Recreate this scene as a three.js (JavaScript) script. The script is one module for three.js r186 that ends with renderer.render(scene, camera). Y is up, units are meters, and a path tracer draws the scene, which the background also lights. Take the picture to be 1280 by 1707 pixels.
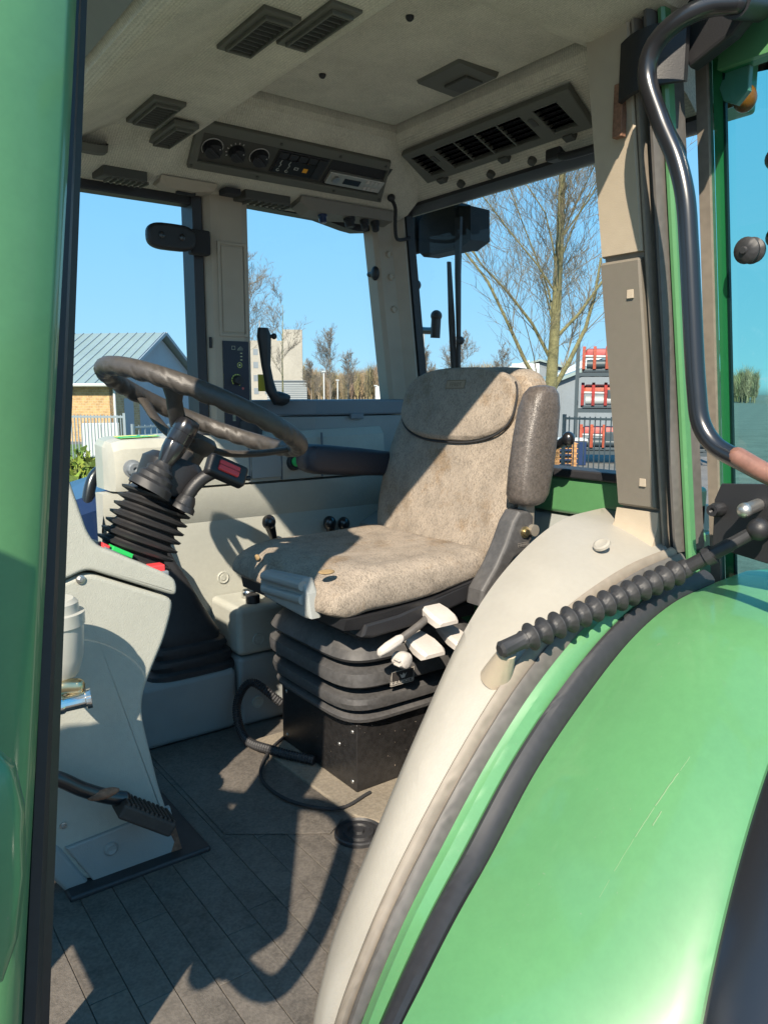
import * as THREE from 'three';
import { RoundedBoxGeometry } from 'three/addons/geometries/RoundedBoxGeometry.js';
import { mergeGeometries, toCreasedNormals } from 'three/addons/utils/BufferGeometryUtils.js';

// ---------------------------------------------------------------- camera, sky, sun, exposure
// metres; y = 0 is the cab floor, +x the tractor's rear, -z its right-hand side; the yard lies at y = GROUND
const GROUND = -1.45;
const scene = new THREE.Scene();
const camera = new THREE.PerspectiveCamera(67.32, 767 / 1024, 0.02, 1500);
const YAW = THREE.MathUtils.degToRad(36.5), PITCH = THREE.MathUtils.degToRad(-8.8);
camera.position.set(0, 0.92, 0);
camera.lookAt(Math.sin(YAW) * Math.cos(PITCH), 0.92 + Math.sin(PITCH), -Math.cos(YAW) * Math.cos(PITCH));
const renderer = new THREE.WebGLRenderer({ antialias: true });
renderer.toneMapping = THREE.LinearToneMapping;
renderer.toneMappingExposure = 2.0;
renderer.shadowMap.enabled = true;
const SUN = new THREE.Vector3(-0.561, 0.656, 0.505).normalize();
const sun = new THREE.DirectionalLight(0xfff1dc, 5.0);
sun.position.copy(SUN).multiplyScalar(40); sun.target.position.set(1, 0, -1.5);
sun.castShadow = true; sun.shadow.mapSize.set(4096, 4096);
Object.assign(sun.shadow.camera, { left: -6, right: 6, top: 6, bottom: -6, near: 1, far: 120 });
scene.add(sun, sun.target);
{ // clear spring sky: pale near the horizon, azure above, a soft aureole round the sun
  const W = 512, H = 256, d = new Float32Array(W * H * 4);
  for (let j = 0; j < H; j++) for (let i = 0; i < W; i++) {
    const el = ((j + .5) / H - .5) * Math.PI, az = ((i + .5) / W - .5) * 2 * Math.PI;
    const y = Math.sin(el), c = Math.cos(el);
    const dir = new THREE.Vector3(c * Math.cos(az), y, c * Math.sin(az));
    const t = Math.pow(Math.max(0, y), .45), k = Math.max(0, dir.dot(SUN));
    const glow = .12 * Math.pow(k, 8) + .8 * Math.pow(k, 60);
    const o = (j * W + i) * 4;
    const lerp = (a, b) => a + (b - a) * Math.min(1, t * 1.12);
    d[o] = lerp(.30, .02) + glow; d[o + 1] = lerp(.47, .24) + glow * .97; d[o + 2] = lerp(.55, .53) + glow * .9; d[o + 3] = 1;
    if (y < 0) { d[o] = .10; d[o + 1] = .105; d[o + 2] = .10; }
  }
  const sky = new THREE.DataTexture(d, W, H, THREE.RGBAFormat, THREE.FloatType);
  sky.mapping = THREE.EquirectangularReflectionMapping; sky.magFilter = THREE.LinearFilter; sky.minFilter = THREE.LinearFilter; sky.needsUpdate = true;
  scene.background = sky; scene.environment = sky;
}

// ---------------------------------------------------------------- helpers
let seed = 20240317;
const rnd = () => { seed = (seed * 1664525 + 1013904223) >>> 0; return seed / 4294967296; };
const rr = (a, b) => a + (b - a) * rnd();
const V = (x, y, z) => new THREE.Vector3(x, y, z);
const lerp = (a, b, t) => a + (b - a) * t;
function clean(g, crease) {                       // non-indexed, position + normal + metre uv by dominant axis
  const keep = g.userData.keepUV;
  if (g.index) g = g.toNonIndexed();
  if (crease !== undefined) { g.deleteAttribute('normal'); g = toCreasedNormals(g, crease); }
  for (const k of Object.keys(g.attributes)) if (!['position', 'normal', 'uv'].includes(k)) g.deleteAttribute(k);
  if (!g.attributes.normal) g.computeVertexNormals();
  if (keep && g.attributes.uv) return g;
  const p = g.attributes.position, uv = new Float32Array(p.count * 2), a = V(), b = V(), c = V(), n = V();
  for (let i = 0; i < p.count; i += 3) {
    a.fromBufferAttribute(p, i); b.fromBufferAttribute(p, i + 1); c.fromBufferAttribute(p, i + 2);
    n.crossVectors(b.clone().sub(a), c.clone().sub(a));
    const ax = Math.abs(n.x), ay = Math.abs(n.y), az = Math.abs(n.z);
    [a, b, c].forEach((q, k) => {
      const o = (i + k) * 2;
      if (ay >= ax && ay >= az) { uv[o] = q.x; uv[o + 1] = q.z; } else if (ax >= az) { uv[o] = q.z; uv[o + 1] = q.y; } else { uv[o] = q.x; uv[o + 1] = q.y; }
    });
  }
  g.setAttribute('uv', new THREE.BufferAttribute(uv, 2));
  return g;
}
function mesh(name, geos, mat) {
  const list = (Array.isArray(geos) ? geos : [geos]).map(g => clean(g, g.userData.crease));
  const m = new THREE.Mesh(list.length > 1 ? mergeGeometries(list) : list[0], mat);
  m.name = name; m.castShadow = m.receiveShadow = true; return m;
}
function box(x0, x1, y0, y1, z0, z1, r = .004, seg = 2) {
  const w = x1 - x0, h = y1 - y0, d = z1 - z0, rad = Math.min(r, w / 2.05, h / 2.05, d / 2.05);
  const g = rad > .0004 ? new RoundedBoxGeometry(w, h, d, seg, rad) : new THREE.BoxGeometry(w, h, d);
  return g.translate((x0 + x1) / 2, (y0 + y1) / 2, (z0 + z1) / 2);
}
function flip(g) {                                // reverse the winding
  if (g.index) g = g.toNonIndexed();
  for (const k of Object.keys(g.attributes)) {
    const at = g.attributes[k], s = at.itemSize, A = at.array;
    for (let i = 0; i < at.count; i += 3) for (let q = 0; q < s; q++) { const t = A[(i + 1) * s + q]; A[(i + 1) * s + q] = A[(i + 2) * s + q]; A[(i + 2) * s + q] = t; }
  }
  return g;
}
function place(g, o, u, v) {                      // local x,y,z -> o + u,v,u*v
  const n = V().crossVectors(u, v).normalize(), ud = u.userData, m = new THREE.Matrix4().makeBasis(u, v, n).setPosition(o);
  const k = g.userData; g = g.clone().applyMatrix4(m); g.userData = k; return g;
}
function prism(pts, axis, a0, a1, bevel = .004, holes = []) {
  const s = new THREE.Shape(pts.map(p => new THREE.Vector2(p[0], p[1])));
  for (const h of holes) s.holes.push(new THREE.Path(h.map(p => new THREE.Vector2(p[0], p[1]))));
  const g = new THREE.ExtrudeGeometry(s, { depth: Math.max(.0005, a1 - a0 - 2 * bevel), bevelEnabled: bevel > 0, bevelThickness: bevel, bevelSize: bevel, bevelOffset: -bevel, bevelSegments: bevel > .0065 ? 4 : 2, curveSegments: 10 });
  g.translate(0, 0, a0 + bevel);
  if (axis === 'z') return g;
  const m = axis === 'x' ? new THREE.Matrix4().makeBasis(V(0, 0, 1), V(0, 1, 0), V(1, 0, 0)) : new THREE.Matrix4().makeBasis(V(1, 0, 0), V(0, 0, 1), V(0, 1, 0));
  return flip(g.applyMatrix4(m));
}
function rev(p0, p1, prof, seg = 24) {            // turned solid, profile [t along p0->p1, radius]
  const ax = p1.clone().sub(p0), L = ax.length(); ax.normalize();
  const g = new THREE.LatheGeometry(prof.map(([t, r]) => new THREE.Vector2(Math.max(r, 1e-5), t * L)), seg);
  g.applyQuaternion(new THREE.Quaternion().setFromUnitVectors(V(0, 1, 0), ax)).translate(p0.x, p0.y, p0.z);
  g.userData.crease = .7; return g;
}
const rod = (p0, p1, r, seg = 14) => rev(p0, p1, [[0, 0], [0, r * .85], [.001, r], [.999, r], [1, r * .85], [1, 0]], seg);
function ball(p, r, sx = 1, sy = 1, sz = 1, seg = 18) { return new THREE.SphereGeometry(r, seg, Math.round(seg * .7)).scale(sx, sy, sz).translate(p.x, p.y, p.z); }
function tube(pts, r, seg = 48, rs = 12, closed = false) {
  const c = new THREE.CatmullRomCurve3(pts.map(p => p.isVector3 ? p : V(...p)), closed, 'centripetal');
  const out = [new THREE.TubeGeometry(c, seg, r, rs, closed)];
  if (!closed) out.push(ball(c.getPoint(0), r, 1, 1, 1, 10), ball(c.getPoint(1), r, 1, 1, 1, 10));
  const g = mergeGeometries(out.map(q => q.toNonIndexed())); return g;
}
function loft(rings, { closed = true, caps = true, crease = .6, loop = false } = {}) {
  const n = rings[0].length, P = [], q = p => P.push(p[0], p[1], p[2]);
  const A = rings.map(r => r.map(p => p.isVector3 ? [p.x, p.y, p.z] : p));
  const last = loop ? A.length : A.length - 1;
  for (let i = 0; i < last; i++) for (let j = 0; j < (closed ? n : n - 1); j++) {
    const a = A[i][j], b = A[i][(j + 1) % n], i2 = (i + 1) % A.length, c = A[i2][(j + 1) % n], d = A[i2][j];
    q(a); q(b); q(c); q(a); q(c); q(d);
  }
  if (caps && closed && !loop) for (const [r, s] of [[A[0], 1], [A[A.length - 1], -1]]) {
    const c = [0, 1, 2].map(k => r.reduce((t, p) => t + p[k], 0) / n);
    for (let j = 0; j < n; j++) { const a = r[j], b = r[(j + 1) % n]; if (s > 0) { q(c); q(b); q(a); } else { q(c); q(a); q(b); } }
  }
  let g = new THREE.BufferGeometry(); g.setAttribute('position', new THREE.Float32BufferAttribute(P, 3));
  // make the faces look outwards
  let vol = 0; for (let i = 0; i < P.length; i += 9) vol += P[i] * (P[i + 4] * P[i + 8] - P[i + 5] * P[i + 7]) + P[i + 1] * (P[i + 5] * P[i + 6] - P[i + 3] * P[i + 8]) + P[i + 2] * (P[i + 3] * P[i + 7] - P[i + 4] * P[i + 6]);
  if (closed && vol < 0) g = flip(g);
  g.userData.crease = crease; return g;
}
// round the corners of a polygon
function soft(pts, r = .03, n = 5) { const out = [], L = pts.length; for (let i = 0; i < L; i++) { const p = pts[i], a = pts[(i + L - 1) % L], b = pts[(i + 1) % L], da = Math.hypot(a[0] - p[0], a[1] - p[1]), db = Math.hypot(b[0] - p[0], b[1] - p[1]), ra = Math.min(r, da * .45), rb = Math.min(r, db * .45); const A = [p[0] + (a[0] - p[0]) * ra / da, p[1] + (a[1] - p[1]) * ra / da], B = [p[0] + (b[0] - p[0]) * rb / db, p[1] + (b[1] - p[1]) * rb / db]; for (let k = 0; k <= n; k++) { const t = k / n; out.push([0, 1].map(d => (1 - t) * (1 - t) * A[d] + 2 * t * (1 - t) * p[d] + t * t * B[d])); } } return out; }
const smooth = (g, c = .75) => { g.userData.crease = c; return g; };
// resample a polyline smoothly
function curve2(pts, n) { const c = new THREE.CatmullRomCurve3(pts.map(p => V(p[0], p[1], p[2] || 0)), false, 'centripetal'); return c.getSpacedPoints(n); }

// ---------------------------------------------------------------- procedural textures and materials
function noiseGrid(N, cells, s) {                 // tileable value noise
  let q = s >>> 0; const r = () => { q = (q * 1664525 + 1013904223) >>> 0; return q / 4294967296; };
  const L = Float32Array.from({ length: cells * cells }, r), out = new Float32Array(N * N);
  for (let y = 0; y < N; y++) for (let x = 0; x < N; x++) {
    const fx = x / N * cells, fy = y / N * cells, ix = Math.floor(fx), iy = Math.floor(fy);
    let tx = fx - ix, ty = fy - iy; tx = tx * tx * (3 - 2 * tx); ty = ty * ty * (3 - 2 * ty);
    const g = (a, b) => L[(b % cells) * cells + (a % cells)];
    out[y * N + x] = lerp(lerp(g(ix, iy), g(ix + 1, iy), tx), lerp(g(ix, iy + 1), g(ix + 1, iy + 1), tx), ty);
  }
  return out;
}
const mix = (N, list) => { const o = new Float32Array(N * N); list.forEach(([c, w, s]) => noiseGrid(N, c, s).forEach((v, i) => o[i] += (v - .5) * w)); return o; };
function dataTex(N, f, repeat, srgb = false) {    // f(i, x, y) -> [r,g,b] 0..1
  const d = new Uint8Array(N * N * 4);
  for (let i = 0; i < N * N; i++) { const c = f(i, i % N, Math.floor(i / N)); for (let k = 0; k < 3; k++) d[i * 4 + k] = Math.max(0, Math.min(255, c[k] * 255)); d[i * 4 + 3] = 255; }
  const t = new THREE.DataTexture(d, N, N, THREE.RGBAFormat); t.wrapS = t.wrapT = THREE.RepeatWrapping; t.repeat.set(repeat, repeat);
  t.magFilter = THREE.LinearFilter; t.minFilter = THREE.LinearMipmapLinearFilter; t.generateMipmaps = true;
  if (srgb) t.colorSpace = THREE.SRGBColorSpace; t.needsUpdate = true; return t;
}
const toS = v => v <= .0031308 ? v * 12.92 : 1.055 * Math.pow(v, 1 / 2.4) - .055;
function tintMap(rgb, N, list, repeat, extra) {   // colour with patches of tone; rgb linear
  const n = mix(N, list);
  return dataTex(N, (i, x, y) => { let c = rgb.map(v => v * Math.max(.05, 1 + n[i])); if (extra) c = extra(c, i, x, y); return c.map(v => toS(Math.max(0, Math.min(1, v)))); }, repeat, true);
}
const grain = dataTex(256, (() => { const n = mix(256, [[128, .5, 5], [64, .4, 9], [200, .3, 2]]); return i => { const v = .5 + n[i]; return [v, v, v]; }; })(), 9);
const weave = dataTex(256, (() => { const n = mix(256, [[128, .3, 15], [32, .2, 19]]); return (i, x, y) => { const v = .5 + .28 * Math.sin(x / 256 * Math.PI * 2 * 48) * (Math.sin(y / 256 * Math.PI * 2 * 24) * .5 + .6) + n[i]; return [v, v, v]; }; })(), 5);
const rough = dataTex(256, (() => { const n = mix(256, [[8, .3, 25], [64, .25, 29], [128, .2, 21]]); return i => { const v = .72 + n[i]; return [v, v, v]; }; })(), 2.5);
const std = o => new THREE.MeshStandardMaterial(o), phy = o => new THREE.MeshPhysicalMaterial(o);
const lin = (r, g, b) => new THREE.Color().setRGB(r, g, b);
const M = {};
M.liner = std({ map: tintMap([.50, .46, .375], 512, [[6, .16, 1], [20, .12, 2], [256, .30, 3]], 2, (c, i, x, y) => { const k = 1 + .13 * Math.sin(x / 512 * Math.PI * 2 * 84) * (y % 8 < 5 ? 1 : .3); return c.map(v => v * k); }), bumpMap: weave, bumpScale: .0012, roughness: .95 });
M.trim = std({ map: tintMap([.39, .33, .25], 256, [[5, .1, 11], [40, .06, 12]], 1.5), bumpMap: grain, bumpScale: .0003, roughness: .55 });
M.trimWarm = std({ map: tintMap([.36, .305, .235], 256, [[5, .16, 13], [30, .08, 14]], 1.2), bumpMap: grain, bumpScale: .0003, roughness: .6 });
M.coverGrey = std({ map: tintMap([.165, .148, .122], 256, [[4, .08, 15], [60, .06, 16]], 1.5), bumpMap: grain, bumpScale: .0002, roughness: .5 });
M.archTrim = std({ map: tintMap([.30, .283, .247], 512, [[5, .10, 17], [24, .06, 18], [128, .04, 19]], 1), bumpMap: grain, bumpScale: .0003, roughness: .5 });
M.grey = std({ map: tintMap([.345, .35, .31], 512, [[4, .10, 21], [18, .07, 22], [120, .05, 23]], 1.1), bumpMap: grain, bumpScale: .0005, roughness: .58 });
M.greyCool = std({ map: tintMap([.25, .262, .255], 256, [[4, .1, 24], [30, .06, 25]], 1.2), bumpMap: grain, bumpScale: .0005, roughness: .55 });
M.lidGrey = std({ color: lin(.14, .16, .18), bumpMap: grain, bumpScale: .0003, roughness: .5 });
M.olive = std({ color: lin(.10, .097, .078), bumpMap: grain, bumpScale: .0003, roughness: .6 });
M.oliveDark = std({ color: lin(.055, .053, .044), bumpMap: grain, bumpScale: .0002, roughness: .55 });
M.black = std({ color: lin(.014, .014, .016), bumpMap: grain, bumpScale: .0002, roughness: .5 });
M.blackMatte = std({ color: lin(.018, .018, .02), roughness: .85 });
M.blackGloss = phy({ color: lin(.010, .010, .012), roughness: .28, clearcoat: .5, clearcoatRoughness: .2 });
M.rubber = std({ map: tintMap([.022, .022, .024], 256, [[6, .35, 31], [40, .25, 32]], 3), roughness: .55 });
M.seal = std({ map: tintMap([.022, .022, .025], 256, [[5, .3, 33], [60, .2, 34]], 2), roughness: .5 });
M.sealTaupe = std({ map: tintMap([.19, .163, .132], 256, [[5, .3, 35], [50, .2, 36]], 2), roughness: .6 });
M.sealGrey = std({ map: tintMap([.10, .092, .085], 256, [[5, .4, 37], [50, .25, 38]], 2), roughness: .55 });
M.mat = std({ map: tintMap([.092, .080, .068], 512, [[5, .4, 41], [14, .28, 42], [60, .25, 43], [250, .5, 44]], 1.3), bumpMap: grain, bumpScale: .0006, roughness: .8 });
M.mat2 = std({ map: tintMap([.097, .084, .071], 512, [[4, .4, 45], [16, .28, 46], [70, .25, 47], [250, .5, 48]], 1.1), bumpMap: grain, bumpScale: .0006, roughness: .78 });
M.plinth = std({ map: tintMap([.20, .17, .13], 256, [[6, .25, 49], [120, .35, 50]], 2), bumpMap: grain, bumpScale: .0012, roughness: .9 });
M.green = phy({ map: tintMap([.078, .218, .088], 1024, [[3, .06, 51], [12, .06, 52], [90, .05, 53], [300, .05, 54]], .8, (() => { const sp = noiseGrid(1024, 256, 57), cl = noiseGrid(1024, 14, 58); return (c, i) => { const k = sp[i] > .985 && cl[i] > .62 ? .5 : 0, du = Math.max(0, cl[i] - .5) * .05; return [lerp(c[0], .2, k + du), lerp(c[1], .22, k + du), lerp(c[2], .16, k + du)]; }; })()), roughness: .45, clearcoat: .6, clearcoatRoughness: .10 });
M.greenDark = M.green;
M.chrome = std({ color: lin(.75, .74, .72), metalness: 1, roughness: .18 });
M.brass = std({ color: lin(.6, .5, .3), metalness: 1, roughness: .3 });
M.steel = std({ color: lin(.45, .44, .42), metalness: .9, roughness: .38 });
M.rust = std({ map: tintMap([.20, .10, .06], 256, [[8, .6, 61], [50, .5, 62]], 6), roughness: .8 });
M.white = std({ map: tintMap([.43, .40, .37], 256, [[6, .12, 63], [60, .08, 64]], 6), roughness: .5 });
M.jar = phy({ color: lin(.5, .5, .46), roughness: .35, transmission: .25, thickness: 0 });
M.red = std({ color: lin(.62, .045, .05), roughness: .45 });
M.greenBtn = std({ color: lin(.02, .42, .09), roughness: .4 });
M.amber = phy({ color: lin(.45, .11, .012), roughness: .2, transmission: .4, thickness: 0 });
M.blue = phy({ color: lin(.012, .028, .085), roughness: .3, clearcoat: .5 });
M.foam = std({ map: tintMap([.26, .18, .09], 128, [[12, .5, 65], [60, .4, 66]], 12), roughness: 1 });
M.glass = phy({ color: lin(.93, .98, .985), roughness: 0, transmission: 1, thickness: 0, ior: 1.22 });
M.glassDoor = phy({ color: lin(.42, .80, .72), roughness: 0, transmission: 1, thickness: 0, ior: 1.5 });
{ // worn beige seat cloth with short dark flecks
  const N = 1024, stn = mix(N, [[3, .3, 171], [9, .2, 172], [40, .12, 173]]), n = mix(N, [[5, .26, 71], [16, .2, 72], [250, .34, 73]]), fl = new Float32Array(N * N);
  let q = 99; const r = () => { q = (q * 1664525 + 1013904223) >>> 0; return q / 4294967296; };
  for (let k = 0; k < 6200; k++) { const x = Math.floor(r() * N), y = Math.floor(r() * N), l = 6 + r() * 14, dx = (r() - .5) * 1.1, w = .2 + .55 * r(); for (let t = 0; t < l; t++) for (let u = 0; u < 3; u++) { const X = (Math.round(x + dx * t) + u + N) % N, Y = (y + Math.floor(t)) % N; fl[Y * N + X] = Math.max(fl[Y * N + X], w); } }
  const col = dataTex(N, (i) => { const st = Math.max(0, Math.min(1, (stn[i] - .04) * 6)), k = (1 + n[i]) * (1 - .62 * fl[i]); return [toS(.275 * k * (1 - .16 * st)), toS(.230 * k * (1 - .26 * st)), toS(.184 * k * (1 - .38 * st))]; }, 3.2, true);
  const bmp = dataTex(N, (i, x, y) => { const v = .6 + n[i] * .5 - .4 * fl[i] + .14 * Math.sin(y / N * Math.PI * 2 * 120); return [v, v, v]; }, 3.2);
  M.cloth = std({ map: col, bumpMap: bmp, bumpScale: .002, roughness: 1 });
  M.armVinyl = std({ map: tintMap([.085, .072, .064], 256, [[40, .3, 74], [90, .5, 75]], 4), bumpMap: grain, bumpScale: .0008, roughness: .38 });
  M.armBlue = std({ color: lin(.018, .02, .03), bumpMap: grain, bumpScale: .0006, roughness: .5 });
}
{ // chipped black steel box
  const N = 512, n = mix(N, [[7, .5, 81], [40, .5, 82]]), s = mix(N, [[60, .8, 83], [130, .7, 84]]);
  M.chipped = std({ map: dataTex(N, i => { const c = s[i] > .62 ? [.45, .36, .28] : [.017 * (1 + n[i]), .016 * (1 + n[i]), .016 * (1 + n[i])]; return c.map(v => toS(Math.max(0, v))); }, 3, true), bumpMap: grain, bumpScale: .0004, roughness: .36 });
  M.bellows = std({ map: tintMap([.06, .058, .058], 256, [[5, .3, 85], [40, .3, 86], [100, .25, 87]], 3), roughness: .6 });
}
M.wheelRim = std({ map: tintMap([.05, .044, .039], 256, [[5, .15, 88], [60, .2, 89]], 3), bumpMap: grain, bumpScale: .0003, roughness: .5 });
function canvasMat(w, h, draw, o = {}) {
  const c = document.createElement('canvas'); c.width = w; c.height = h; const g = c.getContext('2d'); draw(g, w, h);
  const t = new THREE.CanvasTexture(c); t.colorSpace = THREE.SRGBColorSpace; return std({ map: t, roughness: .5, ...o });
}
// a flat printed plate: size w x h on local x,y, front facing local +z
function plate(w, h, d = .002) {
  const g = new THREE.BoxGeometry(w, h, d); g.userData.keepUV = true; return g;
}

// ---------------------------------------------------------------- the yard, far things
function tag(o, label, category, group, kind) { o.userData.label = label; if (category) o.userData.category = category; if (group) o.userData.group = group; if (kind) o.userData.kind = kind; return o; }
const used = {};
const numbered = n => { used[n] = (used[n] ?? -1) + 1; return used[n] ? `${n}_${String(used[n]).padStart(3, '0')}` : n; };
const pol = (deg, d, y = GROUND) => V(d * Math.sin(deg * Math.PI / 180), y, -d * Math.cos(deg * Math.PI / 180));
function thing(name, label, category, pos = V(0, 0, 0), turn = 0, group) {
  const o = new THREE.Group(); o.name = numbered(name); o.position.copy(pos); o.rotation.y = turn; tag(o, label, category, group); scene.add(o); return o;
}
const kid = (p, name, geos, mat) => { const m = mesh(name, geos, mat); p.add(m); return m; };
{
  const asphalt = std({ map: tintMap([.13, .125, .115], 512, [[6, .3, 101], [30, .25, 102], [200, .4, 103]], .25), bumpMap: grain, bumpScale: .003, roughness: .95 });
  const g = new THREE.PlaneGeometry(1600, 1600).rotateX(-Math.PI / 2).translate(0, GROUND, 0);
  const m = mesh('ground', g, asphalt); m.userData.kind = 'structure'; m.userData.label = 'grey paved yard and land reaching to the horizon'; scene.add(m);
  const lawn = std({ map: tintMap([.10, .17, .035], 512, [[8, .5, 104], [40, .4, 105], [220, .6, 106]], .2), bumpMap: grain, bumpScale: .02, roughness: 1 });
  const s = new THREE.Shape([[-20, 9], [14, 9], [12.5, 36], [-20, 52]].map(p => new THREE.Vector2(...p)));
  const l = mesh('lawn', new THREE.ShapeGeometry(s).rotateX(-Math.PI / 2).translate(0, GROUND + .01, 0), lawn); l.userData.kind = 'structure'; l.userData.label = 'green lawn beyond the silver fence'; scene.add(l);
}

// ---------------------------------------------------------------- the tractor
const OFF = V(1.0, GROUND, -1.54);
const T = new THREE.Group(); T.name = 'tractor'; T.position.copy(OFF); scene.add(T);
tag(T, 'green farm tractor with open cab, worn beige driver seat and black steering wheel', 'tractor');
function part(name, label) { const g = new THREE.Group(); g.name = name; g.position.copy(OFF).negate(); if (label) g.userData.label = label; T.add(g); return g; }
function pm(name, geos, mat, label) { const m = mesh(name, geos, mat); m.position.copy(OFF).negate(); if (label) m.userData.label = label; T.add(m); return m; }

// --- floor
{
  const f = part('cab_floor', 'dark ribbed rubber mat with dusty patches');
  kid(f, 'floor_panel', prism([[-.15, -2.07], [1.62, -2.07], [1.62, -1.10], [.72, -1.03], [.62, -.98], [.50, -.84], [.42, -.74], [.10, -.74], [.06, -.93], [-.15, -.93]], 'y', -.06, -.005, .003), M.mat);
  let row = 0;
  for (let x = .083; x < .90; x += .0585, row++) {
    let z = -1.86 + (row % 2) * -.0 + (row * .137) % .26, first = true;
    let z0 = -1.875; const zEnd = x < .19 ? -.945 : x > .62 ? -1.03 - (x - .62) * .12 : -.955 + (.60 - x) * 1.0;
    while (z0 < zEnd - .001) {
      let z1 = first ? z : z0 + rr(.40, .95); first = false; if (z1 > zEnd - .06) z1 = zEnd;
      if (z1 - z0 > .03) kid(f, 'mat_rib', box(x + .0005, x + .0580, -.006, .0010 + rr(-.0004, .0004), z0 + .0005, z1 - .0005, .0012, 1), row % 3 ? M.mat : M.mat2);
      z0 = z1;
    }
  }
  // round rubber plug with rings
  kid(f, 'floor_plug', [rev(V(.848, -.004, -1.235), V(.848, .012, -1.235), [[0, .052], [.75, .052], [.9, .049], [.6, .046], [.6, .034], [.95, .032], [.95, .024], [.7, .022], [.7, .012], [1, .010], [1, 0]], 36)], M.rubber);
  // grey grained sheet below the seat box
  kid(f, 'seat_plinth', [prism([[.86, -1.76], [.875, -1.30], [.925, -1.20], [1.4, -1.16], [1.4, -1.76]].map(([a, b]) => [a, b]), 'y', -.004, .0075, .003)], M.plinth);
  kid(f, 'kick_sheet', prism([[.62, -1.86], [.85, -1.86], [.85, -1.30], [.80, -1.27], [.62, -1.40]], 'y', .0022, .0045, .001), M.mat2);
}
pm('floor_cable', tube([[.96, .012, -1.73], [.86, .012, -1.66], [.785, .012, -1.55], [.79, .012, -1.42], [.86, .012, -1.33], [.955, .012, -1.345]], .004, 60, 8), M.blackMatte);
{ // corrugated conduit
  const c = new THREE.CatmullRomCurve3([V(.955, .09, -1.755), V(.885, .15, -1.80), V(.845, .10, -1.80), V(.835, .03, -1.74), V(.87, .022, -1.64), V(.925, .02, -1.54)]);
  const rings = []; const n = 150; const fr = c.computeFrenetFrames(n);
  for (let i = 0; i <= n; i++) { const p = c.getPoint(i / n), r = i % 2 ? .0125 : .0102, ring = []; for (let k = 0; k < 10; k++) { const a = k / 10 * Math.PI * 2; ring.push(p.clone().addScaledVector(fr.normals[i], r * Math.cos(a)).addScaledVector(fr.binormals[i], r * Math.sin(a))); } rings.push(ring); }
  pm('corrugated_conduit', loft(rings, { crease: .3 }), M.rubber);
}

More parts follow.
